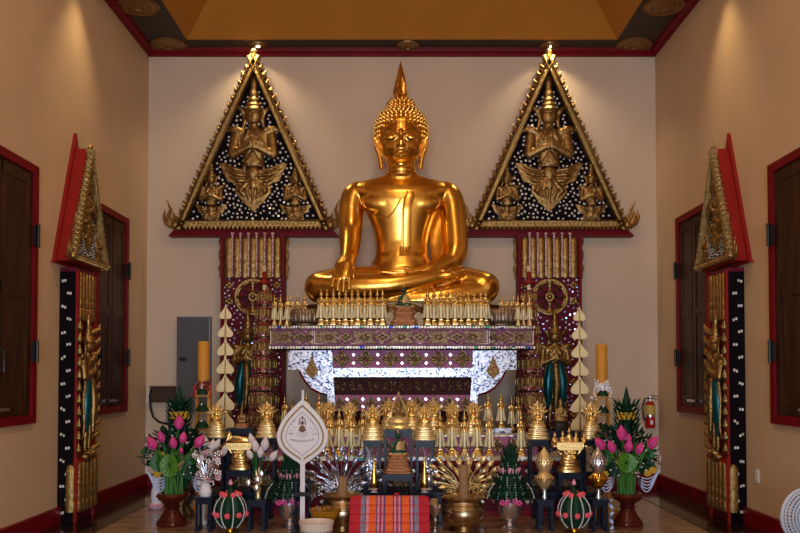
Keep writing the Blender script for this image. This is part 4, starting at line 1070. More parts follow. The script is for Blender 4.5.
# front row standing
for nm, xs in (('left', [327.5, 339, 351, 362.5]), ('right', [440, 452, 464.5, 477, 489.5])):
    for i, x in enumerate(xs):
        Y = 7.90; lab = 'gilt flared-robe Buddha in the low altar front row, %s half, %s from left' % (nm, ORD[i])
        standing_thing(lab, (px_(x, Y, 440), Y, zl), W(50 if i % 2 else 47, Y), G1, robe='pale_gold', wide=.78)
standing_thing('gilt flared-robe Buddha standing apart at the right end of the low altar', (px_(521, 7.9, 440), 7.9, zl), W(47, 7.9), G1, robe='pale_gold', wide=.78)
for px, nm, q in ((488, 'left', 'right'), (501, 'right', 'right'), (306, 'left', 'left'), (319, 'right', 'left')):
    standing_thing('gilt standing Buddha on the %s mosaic stand, the %s one of its two' % (q, nm), (px_(px, 8.43, 420), 8.43, zs), W(36, 8.43), G1, robe='pale_gold', wide=.98)
for px, Y, nm in ((284.5, 8.66, 'outer one left of the altar'), (292, 8.86, 'inner one left of the altar'), (511.5, 8.66, 'inner one right of the altar'), (518.5, 8.86, 'outer one right of the altar')):
    t = thing('standing_figure_on_post', 'slim gilt figure on a dark post, %s' % nm, 'small statue', (px_(px, Y, 430), Y, 0), 0, 'slim figures on posts under the brackets')
    zz = pz(431, Y); hh = W(36, Y)
    obj('post', MB().lathe([(.05, 0), (.05, .03), (.03, .06), (.03, zz-.05), (.055, zz-.03), (.055, zz)], 12), 'dark_wood', t)
    for nm_, me, mt in (('pedestal', SP[0], 'gold'), ('body', SP[1], 'gold'), ('robe', SP[2], 'gold')): obj(nm_, me, mt, t, loc=(0, 0, zz), sc=(hh*.8, hh*.8, hh))
# seated naga row
G2 = 'seated Buddhas under naga hoods'
for i, (x, Y, hp) in enumerate(((328, 8.10, 34), (349.5, 8.10, 34), (389, 8.17, 36), (411.5, 8.17, 36), (433.5, 8.17, 36), (452.5, 8.10, 34), (473.5, 8.10, 34))):
    naga_thing('gilt naga-hooded seated Buddha on the purple step, %s from left' % ORD[i], (px_(x, Y, 430), Y, z_t1), W(hp, Y), G2, w=1.05)

# ================================================================ BLACK LACQUER STANDS
def stand(label, cx, cy, z0, w, d, h, name='lacquer_stand', group='black lacquer stands of the offering tables', m_='lacquer'):
    t = thing(name, label, 'stand', (cx, cy, z0), 0, group)
    tt = .022 if h < .5 else .03; lw = .026 if w < .5 else .04
    m = MB(); m.box((0, 0, h-tt/2), (w, d, tt)); m.box((0, 0, h-tt-.006), (w*.9, d*.9, .012)); obj('tabletop', m, m_, t, False)
    m = MB(); rh = min(.03, h*.2)
    for s in (-1, 1): m.box((0, s*(d/2-lw*.7), h-tt-rh/2-.01), (w-.04, .012, rh)); m.box((s*(w/2-lw*.7), 0, h-tt-rh/2-.01), (.012, d-.04, rh))
    obj('apron', m, m_, t, False)
    for sx in (-1, 1):
        for sy in (-1, 1):
            x, y = sx*(w/2-lw*.8), sy*(d/2-lw*.8)
            q = MB(); q.rings([[(x+a*lw/2*e, y+b_*lw/2*e, zz) for a, b_ in ((-1, -1), (1, -1), (1, 1), (-1, 1))] for zz, e in ((0, 1.25), (.02, 1.25), (.035, .9), (h-tt-.01, .9))]); obj('leg', q, m_, t, False)
    if h > .35:
        m = MB(); 
        for zz in (h*.3,):
            for s in (-1, 1): m.box((0, s*(d/2-lw*.8), zz), (w-.06, .014, .02)); m.box((s*(w/2-lw*.8), 0, zz), (.014, d-.06, .02))
        obj('stretcher', m, m_, t, False)
    return t
ZB = .305; YT = 7.52
def xc_(px, Y, py=450): return px_(px, Y, py)
SETS = {}
for nm, c, w in (('left', 241.5, .56), ('middle', 398, .84), ('right', 565.5, .60)):
    stand('low wide black lacquer table carrying the %s group of stands and statues' % nm, xc_(c, YT), YT, 0, w, .44, ZB, 'lacquer_table', 'low black lacquer tables in front of the altar')
def on_stand(label, px, ytop, Y, wpx, d, base=ZB):
    zz = pz(ytop, Y-d/2); stand(label, xc_(px, Y), Y, base, W(wpx, Y), d, zz-base); return Vector((xc_(px, Y), Y, zz))
# left set
a = on_stand('tall black stand at the back centre of the left table, small bronze figure on top', 241.5, 428.5, 7.66, 28, .15)
b_ = on_stand('black stand at the left end of the left table, under a naga-hooded Buddha', 216, 438.5, 7.62, 21, .17)
c_ = on_stand('black stand at the right end of the left table, under a naga-hooded Buddha', 266.5, 438.5, 7.62, 21, .17)
d_ = on_stand('short black stand at the front of the left table, under the golden reclining figure', 240, 470.5, 7.42, 26, .17)
naga_thing('golden naga-hooded Buddha on the leftmost black stand', b_, W(35, 7.6), G2, w=1.0); naga_thing('golden naga-hooded Buddha on a black stand, just left of the white leaf-shaped fan', c_, W(37, 7.6), G2, w=1.0)
TINY = a
t = thing('seated_figure', 'tiny bronze seated figure on the tall black stand of the left table', 'small statue', a, 0, None, W(20, 7.66))
obj('pedestal', MB().lathe([(.33, 0), (.35, .06), (.28, .12), (.3, .2), (.26, .24)], 20, sy=.7, sq=3), 'copper', t)
bb = MB(); bb.ell((0, 0, .32), (.26, .17, .1), 14, 8); bb.tube([(0, 0, .3), (0, 0, .5), (0, 0, .64), (0, 0, .7), (0, 0, .75)], [.13, .13, .15, .08, .05], 12, flat=.7); bb.ell((0, 0, .8), (.08, .08, .1), 12, 8); bb.lathe([(.05, 0), (.02, .05), (.002, .12)], 8, (0, 0, .87))
for s in (-1, 1): bb.cap((s*.16, 0, .6), (s*.2, -.03, .42), .05, .04, 8); bb.cap((s*.2, -.03, .42), (s*.04, -.15, .38), .04, .035, 8)
SEAT_ME = remesh(bb, .02, 1, .4); obj('body', SEAT_ME, 'bronze', t)
# right set
a = on_stand('tall black stand at the back centre of the right table, dark figure on top', 563, 431, 7.66, 34, .15)
b_ = on_stand('black stand at the left end of the right table, under a naga-hooded Buddha', 538, 440, 7.62, 21, .17)
c_ = on_stand('black stand at the right end of the right table, under a naga-hooded Buddha', 591.5, 440, 7.62, 21, .17)
d_r = on_stand('short black stand at the front of the right table, under the golden tray figure', 569, 473, 7.42, 26, .17)
naga_thing('golden naga-hooded Buddha on a black stand, first right of the low altar', b_, W(39, 7.6), G2, w=.95); naga_thing('golden naga-hooded Buddha on the rightmost black stand', c_, W(38, 7.6), G2, w=.95)
t = thing('seated_figure', 'dark bronze figure with pointed crown on the tall black stand of the right table', 'small statue', (a.x-.02, a.y, a.z), 0, None, (W(26, 7.66), W(22, 7.66), W(34, 7.66)))
obj('pedestal', MB().lathe([(.33, 0), (.35, .06), (.28, .12), (.3, .2), (.26, .24)], 20, sy=.7, sq=3), 'iron', t); obj('body', SEAT_ME, 'bronze_dark', t)
# middle set
a = on_stand('tall black stand on the middle table, under the Buddha in a pointed frame', 398.5, 430, 7.66, 30, .13)
b_ = on_stand('narrow black stand left of centre on the middle table, under a naga-hooded Buddha', 372.5, 441, 7.60, 19, .17)
c_ = on_stand('narrow black stand right of centre on the middle table, under a naga-hooded Buddha', 424.5, 441, 7.60, 19, .17)
e_ = on_stand('short black stand at the front of the middle table, under the larger green Buddha', 398, 474.5, 7.44, 31, .19)
naga_thing('golden naga-hooded Buddha on the narrow black stand left of the larger green Buddha', b_, W(36, 7.6), G2, w=1.13); naga_thing('golden naga-hooded Buddha on the narrow black stand right of the larger green Buddha', c_, W(36, 7.6), G2, w=1.13)
green_buddha('larger dark green seated Buddha on the front black stand of the middle table', e_, W(45, 7.44), 'dark green seated Buddhas')
t = thing('framed_buddha', 'small golden seated Buddha inside a pointed flame frame, on the middle black stand', 'small statue', a, 0, None, W(36, 7.66))
obj('pedestal', MB().lathe([(.33, 0), (.36, .05), (.27, .12), (.33, .2), (.25, .28), (.27, .33), (.2, .36)], 20, sy=.6, sq=2.6), 'pale_gold', t)
obj('body', SEAT_ME, 'gold', t, loc=(0, -.02, .14), sc=.72)
fr_ = MB(); L_ = [(-.24, .30), (-.22, .45), (-.16, .58), (-.13, .72), (-.06, .86), (0, 1.0), (.06, .86), (.13, .72), (.16, .58), (.22, .45), (.24, .30)]
fr_.tube([(x, .04, z) for x, z in L_], .028, 8)
for i in range(1, 10):
    x, z = L_[i]; fr_.tube([(x, .04, z), (x*1.3, .03, z+.06)], [.028, .004], 6)
obj('flame_frame', fr_, 'pale_gold', t)
# golden statue with spread tray, left: reclining figure on a carved bed
def golden_tray(label, loc, wpx, hpx, Y, recl):
    s = W(hpx, Y); t = thing('golden_statue', label, 'statue', loc, 0, 'broad golden statues on the front stands', s); hw = W(wpx, Y)/s/2
    p = MB(); 
    for z0, z1, w in ((0, .07, .30), (.07, .14, .27), (.14, .22, .22), (.22, .28, .25), (.28, .36, .19)): p.lathe([(w*.96, z0), (w, z0+.01), (w, z1-.01), (w*.94, z1)], 20, sy=.7, sq=3)
    obj('pedestal', p, 'gold', t)
    g_ = MB(); g_.lathe([(.15, .36), (.12, .42), (.16, .47), (.12, .52), (.2, .56)], 16, sy=.8)
    for sx in (-1, 1):
        g_.ell((sx*.13, -.08, .42), (.06, .05, .08), 10, 6); g_.ell((sx*.13, -.12, .50), (.045, .045, .05), 10, 6); g_.cap((sx*.15, -.1, .38), (sx*.07, -.15, .46), .03, .025, 8)
        g_.tube([(sx*.1, 0, .4), (sx*.24, 0, .46), (sx*.3, 0, .56)], [.05, .04, .05], 8, round_ends=True)
    obj('kneeling_bearers', remesh(g_, .016, 1, .4), 'gold', t)
    m = MB(); m.rings([[(x*hw, y*.17, z) for x, y in ((-1, -.3), (-.75, -1), (.75, -1), (1, -.3), (1, .3), (.75, 1), (-.75, 1), (-1, .3))] for z, hw, in ((.55, hw*.75), (.60, hw*.95), (.68, hw), (.74, hw*.96), (.74, hw*.5))]); 
    for k in range(13): m.ell(((k-6)/6.4*hw*.93, -.165, .65), (.03, .02, .03), 7, 4)
    obj('tray', m, 'gold', t)
    f_ = MB()
    if recl:
        f_.tube([(-hw*.55, -.02, .86), (-hw*.2, -.02, .84), (hw*.2, -.02, .82), (hw*.6, -.02, .79), (hw*.92, -.02, .78)], [.08, .10, .085, .06, .035], 12, round_ends=True)
        f_.ell((-hw*.62, -.03, .96), (.07, .07, .08), 12, 8); f_.lathe([(.03, 0), (.002, .10)], 8, (-hw*.62, -.03, 1.02)); f_.cap((-hw*.5, -.08, .9), (-hw*.75, -.10, .80), .04, .03, 8); f_.cap((-hw*.75, -.10, .8), (-hw*.66, -.08, .93), .03, .03, 8); f_.cap((-hw*.35, -.10, .9), (hw*.1, -.11, .86), .035, .03, 8)
    else:
        for dx, hh_ in ((-.36, .14), (-.16, .17), (.0, .28), (.17, .17), (.37, .14)):
            f_.ell((dx, -.02, .76), (.085, .07, .05), 10, 6); f_.tube([(dx, -.02, .75), (dx, -.02, .75+hh_*.6)], [.06, .045], 10, round_ends=True); f_.ell((dx, -.03, .80+hh_*.8), (.042, .042, .05), 10, 6); f_.lathe([(.025, 0), (.002, .09)], 8, (dx, -.03, .83+hh_*.8))
            for s2 in (-1, 1): f_.cap((dx+s2*.06, -.02, .75+hh_*.5), (dx+s2*.02, -.09, .77), .025, .02, 6)
    obj('reclining_figure' if recl else 'seated_figures', remesh(f_, .014, 1, .4), 'gold', t)
golden_tray('golden reclining figure on a boat-shaped bed held up by kneeling bearers, left table', d_, 34, 36, 7.42, True)
golden_tray('golden tray of small seated figures held up on a carved pedestal, right table', d_r, 36, 40, 7.42, False)
# ================================================================ OFFERINGS IN FRONT
def base_at(px, Y, py=500): return Vector((px_(px, Y, py), Y, 0))
def bead_string(m, pts, r, step):
    """beads strung along a polyline"""
    pts = [Vector(p) for p in pts]; acc = 0
    for a, b in zip(pts, pts[1:]):
        L = (b-a).length; d = 0
        while acc+d < L or False:
            p = a.lerp(b, (acc+d)/L) if L > 0 else a; m.ell(p, r, 6, 4); d += step
        acc = (acc+d)-L
    return m
def bud_mesh(h=.12, r=.034, open_=0.):
    m = MB(); m.lathe([(.004, 0), (r*.6, h*.06), (r*.95, h*.25), (r, h*.38), (r*.82, h*.58), (r*.5, h*.78), (r*.18, h*.93), (.001, h)], 14)
    for k in range(5):
        a = 2*PI*k/5; m.tube([(r*.5*math.cos(a), r*.5*math.sin(a), h*.05), (r*.92*math.cos(a), r*.92*math.sin(a), h*.3), (r*.95*math.cos(a), r*.95*math.sin(a), h*.5), (r*(.35+open_)*math.cos(a), r*(.35+open_)*math.sin(a), h*.88)], [r*.3, r*.55, r*.5, .002], 8, flat=.5, round_ends=True)
    return m.mesh('lotus_bud')
BUD = bud_mesh()
def orient(o, d):
    o.rotation_mode = 'QUATERNION'; o.rotation_quaternion = Vector(d).to_track_quat('Z', 'Y'); return o
# --- big lotus arrangements on red-brown footed vases
def lotus_arrangement(px, Y, label, flip, buds, spire_px, spire_top, spire_base, leafs, bandpx):
    o = base_at(px, Y); t = thing('flower_arrangement', label, 'flower arrangement', o, 0, 'lotus arrangements in red-brown vases')
    def L(x, y, dy=0.): return P(x, y, Y+dy)-o
    v = MB(); hv = L(px, 493).z
    v.lathe([(.001, 0), (.135, 0), (.14, .02), (.125, .045), (.10, .08), (.075, .12), (.06, .155), (.075, .17), (.06, .185), (.075, .21), (.125, hv*.82), (.14, hv*.93), (.13, hv), (.11, hv), (.05, hv*.8), (.001, hv*.8)], 32); va = obj('vase', v, 'vase_red', t)
    r_ = MB()
    for z, r in ((.0475, .127), (.17, .076), (hv*.92, .142)): r_.lathe([(r, -.005), (r+.005, 0), (r, .005)], 28, (0, 0, z))
    obj('rim_band', r_, 'vase_red', va)
    # arching stems and buds
    for i, (bx, by, tilt, dy, s) in enumerate(buds):
        e = L(bx, by+6, dy); st = Vector((rnd.uniform(-.06, .06), rnd.uniform(-.05, .05), hv-.02)); mid = Vector((st.x*.9+e.x*.25, e.y*.5, st.z+(e.z-st.z)*.6))
        s_ = MB(); s_.tube([st, mid*.6+st*.4, mid, e*.6+mid*.4, e], [.009, .009, .009, .008, .007], 8)
        so = obj('stem', s_, 'stem', t)
        b = obj('lotus_bud', BUD, 'pink', so, loc=e, sc=s*.84); orient(b, (math.sin(math.radians(tilt)), 0, math.cos(math.radians(tilt))))
    sm = MB()
    for k in range(20):
        a = rnd.uniform(0, 2*PI); q = rnd.uniform(.02, .10); tx = rnd.uniform(-.16, .16); ty = rnd.uniform(-.10, .08)
        sm.tube([(q*math.cos(a), q*math.sin(a), hv-.03), (q*math.cos(a)*1.1+tx*.1, q*math.sin(a), hv+.15), (tx, ty, hv+.30), (tx*1.6, ty, hv+.46)], [.006, .007, .006, .004], 6)
    obj('green_stalks', sm, 'stem', t)
    # dark feathery foliage behind
    fo = MB(); c0 = L(spire_px-3, 452, .03); R_ = .30
    for k in range(620):
        a = rnd.uniform(-PI*.12, PI*1.12); q = rnd.uniform(.15, 1); c = c0+Vector((math.cos(a)*R_*q*1.0, rnd.uniform(-.06, .09), math.sin(a)*R_*.9*q-.04))
        d = Vector((math.cos(a)+rnd.uniform(-.5, .5), rnd.uniform(-.7, .5), math.sin(a)+rnd.uniform(-.4, .5))).normalized()*rnd.uniform(.04, .08)
        fo.tube([c, c+d*.5, c+d], [.008, .017, .001], 5, flat=.35)
    for k in range(16):
        a = -PI*.05+PI*1.1*k/15; q = rnd.uniform(.45, .85); c = c0+Vector((math.cos(a)*R_*q, rnd.uniform(0, .08), math.sin(a)*R_*.8*q-.05)); d = Vector((math.cos(a), -.3, math.sin(a))).normalized()*.13
        fo.tube([c-d*.5, c-d*.1, c+d*.3, c+d*.7], [.004, .035, .032, .002], 8, flat=.18)
    obj('foliage', fo, 'leaf_dark', t)
    # big round and dark leaves
    for (x, y, rx, rz, dy, mt) in leafs:
        m = MB(); c = L(x, y, dy); n = 22; w = W(rx, Y); h_ = W(rz, Y)
        top = [(c.x+w*math.cos(a)*(1-.12*(abs(math.sin(a/2-PI/4))**8)), c.y-.012*math.cos(2*a), c.z+h_*math.sin(a)) for a in [2*PI*j/n for j in range(n)]]
        m.add(top+[(x_, y_+.008, z_) for x_, y_, z_ in top]+[(c.x, c.y+.02, c.z), (c.x, c.y+.028, c.z)], [(j, (j+1) % n, 2*n) for j in range(n)]+[(n+(j+1) % n, n+j, 2*n+1) for j in range(n)]+[(j, n+j, n+(j+1) % n, (j+1) % n) for j in range(n)])
        lf = obj('lotus_leaf', m, mt, t); 
        vn = MB()
        for j in range(9):
            a = 2*PI*j/9; vn.tube([(c.x, c.y+.018, c.z), (c.x+w*.8*math.cos(a), c.y-.008, c.z+h_*.8*math.sin(a))], [.004, .002], 5)
        obj('leaf_veins', vn, 'leaf', lf)
    # banana-leaf spire with spikes and yellow flower band
    s_ = MB(); zt_, zb_ = L(spire_px, spire_top, .06), L(spire_px, spire_base, .06); Hh = zt_.z-zb_.z
    s_.lathe([(.045, -.25), (.05, 0), (.036, Hh*.3), (.022, Hh*.6), (.010, Hh*.85), (.001, Hh)], 14, zb_)
    for lay in range(6):
        zz = -.22+lay*.045
        for j in range(14):
            a = 2*PI*j/14+lay*.2; r0 = .045; q = Vector((math.cos(a), math.sin(a), 0))
            s_.tube([zb_+q*r0+Vector((0, 0, zz)), zb_+q*(r0+.05)+Vector((0, 0, zz+.03)), zb_+q*(r0+.085)+Vector((0, 0, zz+.09))], [.012, .009, .001], 5)
    obj('leaf_spire', s_, 'leaf_dark', t)
    yb = MB(); c = L(spire_px, bandpx, .04)
    for j in range(22):
        a = 2*PI*j/22
        for dz in (-.022, 0, .022): yb.ell((c.x+.075*math.cos(a), c.y+.06*math.sin(a), c.z+dz), (.017, .015, .014), 7, 5)
    obj('marigold_band', yb, 'yellow_flower', t)
    # white and blue bead swags, hanging petals
    sw = MB(); 
    for s in (-1, 1):
        for k in range(5):
            p0 = L(spire_px+s*12, 476+k*1.5, -.02); p1 = L(spire_px+s*(34-k), 470+k*1.2, -.02)
            pts = []
            for j in range(9):
                u = j/8; q = p0.lerp(p1, u); q.z -= (.05+.018*k)*math.sin(PI*u); pts.append(q)
            sw.tube(pts, .006, 6)
    obj('blue_swags', sw, 'blue_bead', t)
    bs = MB()
    for s in (-1, 1):
        pts = [L(spire_px+s*x, y, -.01) for x, y in ((20, 440), (29, 446), (34, 458), (33, 470), (28, 478))]
        bead_string(bs, pts, .007, .017)
    obj('white_bead_strings', bs, 'bead', t)
    yf = MB()
    for x, y in ((-22, 474), (21, 473), (-17, 455), (26, 470)):
        c = L(spire_px+x, y, -.03); yf.ell(c, (.032, .02, .028), 10, 6)
        for j in range(7): yf.ell(c+Vector((.026*math.cos(j*.9), -.01, .022*math.sin(j*.9))), (.013, .008, .013), 6, 4)
    obj('yellow_blossoms', yf, 'yellow_flower', t)
    wf = MB()
    for k in range(26):
        a = rnd.uniform(0, 2*PI); q = rnd.uniform(.1, .27); c = L(spire_px, 455, -.05)+Vector((q*math.cos(a), rnd.uniform(-.05, .05), q*math.sin(a)*.8)); wf.ell(c, (.010, .008, .010), 6, 4)
    obj('small_white_flowers', wf, 'petal_white', t)
    return t
lotus_arrangement(172, 7.36, 'large arrangement of pink lotus buds in a red-brown footed vase, far left', 1,
    [(155, 443, -28, -.08, 1.35), (163, 436, -18, -.02, 1.15), (179, 423, 0, -.06, 1.35), (174, 442, -8, -.12, 1.1), (182, 437, 10, -.1, 1.1), (196, 441, 32, -.1, 1.35), (181, 447, 5, -.14, .55)],
    179.5, 384, 405, [(169, 466, 9, 11, -.16, 'leaf_light'), (158, 463, 8, 9, -.08, 'leaf'), (191, 459, 7, 6, -.06, 'leaf'), (146, 452, 5, 4, -.02, 'leaf'), (190, 471, 9, 9, .03, 'leaf_dark'), (181, 480, 10, 9, .08, 'leaf_dark')], 415)
lotus_arrangement(627.5, 7.36, 'large arrangement of pink lotus buds in a red-brown footed vase, far right', -1,
    [(604, 443, -38, -.08, 1.35), (614, 446, -25, -.12, 1.2), (622, 434, -3, -.1, 1.4), (628, 446, 8, -.12, 1.2), (638, 448, 18, -.12, 1.15), (649, 442, 35, -.06, 1.35), (628, 438, 5, -.03, 1.0)],
    626.5, 386, 408, [(627, 463, 9.5, 9.5, -.17, 'leaf_light'), (649, 454, 7, 5, -.04, 'leaf'), (606, 458, 5, 8, -.06, 'leaf'), (646, 466, 9, 10, .02, 'leaf_dark'), (612, 470, 8, 8, .04, 'leaf_dark')], 416)
# --- candle towers
def candle_stand(px, Y, ytop, ybot, label, beads):
    o = base_at(px, Y); t = thing('candle_stand', label, 'candle stand', o, 0, 'giant candles on gilt wooden stands')
    z0 = pz(ybot, Y); z1 = pz(ytop, Y); r = W(5.6, Y)
    m = MB(); 
    for s in (-1, 1): m.box((s*.06, 0, z0/2-.02), (.026, .05, z0-.04))
    m.box((0, 0, .02), (.26, .22, .04)); obj('frame', m, 'candle', t, False)
    n = 4
    for k in range(n):
        zz = z0-.06-.17*k; q = MB(); q.lathe([(.001, .05), (.03, .05), (.055+.006*k, .0), (.06+.006*k, -.02), (.001, -.02)], 16, (0, -.035, zz)); s_ = obj('green_dish', q, 'leaf_dark', t)
        q = MB(); q.ell((0, -.06, zz+.03), (.014, .014, .03), 8, 6); q.ell((.02, -.05, zz+.04), .01, 7, 5); obj('white_figure', q, 'white', s_)
        q = MB(); q.box((0, 0, zz-.04), (.14, .10, .015)); obj('shelf', q, 'candle', t, False)
    c = MB(); c.lathe([(.001, z0-.02), (r, z0-.02), (r, z1-.004), (r*.96, z1), (.001, z1-.004)], 26); obj('candle', c, 'candle', t)
    w = MB(); w.tube([(0, 0, z1-.005), (.002, 0, z1+.012)], .004, 6); obj('wick', w, 'dark_line', t)
    f = MB()
    for j in range(60):
        a = rnd.uniform(0, 2*PI); zz = z0+rnd.uniform(-.05, .06 if beads != 'chips_white' else .08); f.ell((r*1.15*math.cos(a), r*1.15*math.sin(a), zz), (.012, .012, .016), 6, 4)
    f.lathe([(r*1.02, z0-.05), (r*1.12, z0-.04), (r*1.12, z0+.04), (r*1.02, z0+.05)], 20)
    obj('beaded_collar', f, beads, t)
    h_ = MB()
    for s in (-1, 1):
        for j in range(5): h_.ell((s*(r*1.3+.012*math.sin(j)), -.03, z0-.0-.028*j), (.012, .012, .014), 7, 5)
    h_.ell((-r*1.9, -.03, z0-.10), .016, 8, 6)
    obj('hanging_beads', h_, 'red_bead' if beads == 'filigree_red' else 'bead', t)
candle_stand(202.5, 8.05, 341.5, 386, 'giant yellow candle on a gilt stand in front of the grey cabinet', 'filigree_red')
candle_stand(602.5, 8.05, 344.5, 388, 'giant yellow candle on a gilt stand on the right, white beads below', 'chips_white')
# --- left small vases on stools
def stool(px, Y, ytop, wpx, label):
    z1 = pz(ytop, Y-.08); x = px_(px, Y, 510); stand(label, x, Y, 0, W(wpx, Y), .17, z1, 'lacquer_stool', 'small black stools on the floor'); return Vector((x, Y, z1))
s1 = stool(205.5, 7.12, 497.5, 18, 'small black stool under the white vase, right of the left red-brown vase')
s2 = stool(258, 7.12, 500, 19, 'small black stool under the narrow vase of white buds')
s3 = stool(544.5, 7.12, 500, 17, 'small black stool under the gold foil bouquet, left of the right green flower ball')
s4 = stool(598.5, 7.12, 500, 17, 'small black stool under the silver and amber bouquet, right of the right green flower ball')
t = thing('flower_vase', 'white handled vase with silver and white flowers on the leftmost black stool', 'vase', s1)
v = MB(); hv = W(15, 7.12); v.lathe([(.001, 0), (.045, 0), (.05, .01), (.055, hv*.35), (.045, hv*.65), (.032, hv*.85), (.045, hv), (.035, hv), (.022, hv*.85), (.001, hv*.8)], 24); va = obj('vase', v, 'white', t)
q = MB()
for s in (-1, 1): q.tube([(s*.04, 0, hv*.6), (s*.072, 0, hv*.75), (s*.065, 0, hv), (s*.04, 0, hv*.95)], .008, 8)
obj('handle', q, 'white', va)
def L1(x, y, dy=0.): return P(x, y, 7.12+dy)-Vector(s1)
for k in range(26):
    x, y = rnd.uniform(194, 219), rnd.uniform(452, 480); c = L1(x, y, rnd.uniform(-.05, .06))
    m = MB(); m.tube([(0, 0, hv-.02), (c.x*.4, c.y*.4, hv+(c.z-hv)*.6), c], .003, 5); so = obj('stem', m, 'silver', t)
    m = MB(); 
    for j in range(5):
        a = j*2*PI/5+k; m.ell(c+Vector((.018*math.cos(a), -.004, .018*math.sin(a))), (.013, .008, .013), 7, 5)
    m.ell(c+Vector((0, -.012, 0)), .008, 6, 4)
    obj('blossom', m, 'silver' if k % 2 else ('petal_white' if k % 4 else 'chips_pink'), so)
WB = MB(); WB.lathe([(.004, 0), (.02, .01), (.034, .04), (.036, .06), (.024, .09), (.008, .115), (.001, .125)], 12); WB = WB.mesh('white_bud')
def white_buds(t, org, Y, pts, h0):
    for (x, y, tl, s) in pts:
        c = P(x, y, Y)-Vector(org); m = MB(); m.tube([(0, 0, h0), (c.x*.5, 0, (h0+c.z)*.5), c], .005, 6); so = obj('stem', m, 'leaf', t)
        b = obj('white_bud', WB, 'petal_white', so, loc=c, sc=s); orient(b, (math.sin(math.radians(tl)), 0, math.cos(math.radians(tl))))
s1b = Vector((px_(202, 7.38, 500), 7.38, 0))
t = thing('white_bud_vase', 'tall vase of pointed white porcelain lotus buds behind the silver flowers, left', 'vase', s1b, 0, 'white bud bouquets')
obj('vase', MB().lathe([(.001, 0), (.05, 0), (.055, .02), (.03, .06), (.04, .2), (.03, .34), (.04, .4), (.03, .4), (.001, .38)], 18), 'white', t)
white_buds(t, s1b, 7.38, [(206, 449, -5, 1.0), (199, 457, -45, .9), (203, 460, -20, .9), (211, 452, 10, 1.0), (214, 449, 30, .9), (219, 456, 50, .9), (209, 458, 0, 1.0), (222, 452, 40, .8)], .39)
t = thing('bud_vase', 'narrow gilt vase of white buds on the second black stool from the left', 'vase', s2, 0, 'white bud bouquets')
obj('vase', MB().lathe([(.001, 0), (.022, 0), (.026, .01), (.02, .03), (.024, .06), (.03, .10), (.02, .10), (.001, .08)], 16), 'pale_gold', t)
white_buds(t, s2, 7.12, [(252, 459, -25, .85), (256, 452, -8, 1.0), (264, 451, 8, 1.1), (260, 458, 5, .9), (270, 461, 35, .95), (253, 445, -15, .9)], .09)
m = MB()
for (x, y, tl) in ((250, 478, -50), (252, 472, -35), (256, 470, -15), (259, 467, 5), (262, 471, 20), (265, 476, 45), (248, 484, -60)):
    c = P(x, y, 7.1)-Vector(s2); m.tube([(0, 0, .09), c*.6+Vector((0, 0, .03)), c], [.005, .014, .002], 6, flat=.4)
obj('foil_leaves', m, 'pale_gold', t)
m = MB()
for x, y in ((248, 483), (257, 480), (261, 474), (256, 488)): m.ell(P(x, y, 7.05)-Vector(s2), (.026, .008, .034), 10, 6)
obj('foil_discs', m, 'silver', t)
# --- foil bouquets on the right stools
def foil_bouquet(s, Y, ytop, label, mats):
    t = thing('foil_bouquet', label, 'bouquet', s, 0, 'folded foil bouquets'); H_ = pz(ytop, Y)-s.z
    obj('holder', MB().lathe([(.001, 0), (.028, 0), (.03, .01), (.018, .04), (.03, .10), (.02, .11), (.001, .1)], 16), 'silver', t)
    for (z0, z1, R_, mt) in ((.07, H_*.60, .080, mats[0]), (H_*.38, H_*1.0, .076, mats[1])):
        m = MB()
        for j in range(16):
            a = 2*PI*j/16; q = Vector((math.cos(a), math.sin(a), 0)); hh_ = z1-z0
            m.tube([Vector((0, 0, z0))+q*.012, Vector((0, 0, z0+hh_*.35))+q*R_*.8, Vector((0, 0, z0+hh_*.55))+q*R_, Vector((0, 0, z0+hh_*.8))+q*R_*.5, Vector((0, 0, z1))+q*.004], [.006, .010, .010, .007, .002], 6, flat=.4)
        m.lathe([(.01, 0), (R_*.5, (z1-z0)*.35), (R_*.55, (z1-z0)*.55), (.004, (z1-z0)*.9)], 14, (0, 0, z0))
        obj('folded_foil', m, mt, t)
        q = MB()
        for j in range(14):
            a = 2*PI*j/14; q.ell((R_*1.05*math.cos(a), R_*1.05*math.sin(a), z0+(z1-z0)*.55), .008, 6, 4)
        obj('bead_edge', q, 'bright_brass', t)
foil_bouquet(s3, 7.12, 447, 'pale gold folded foil bouquet on a black stool, left of the right green flower ball', ('pale_gold', 'pale_gold'))
foil_bouquet(s4, 7.12, 447, 'silver-topped amber foil bouquet on a black stool beside the right lotus arrangement', ('bright_brass', 'silver'))
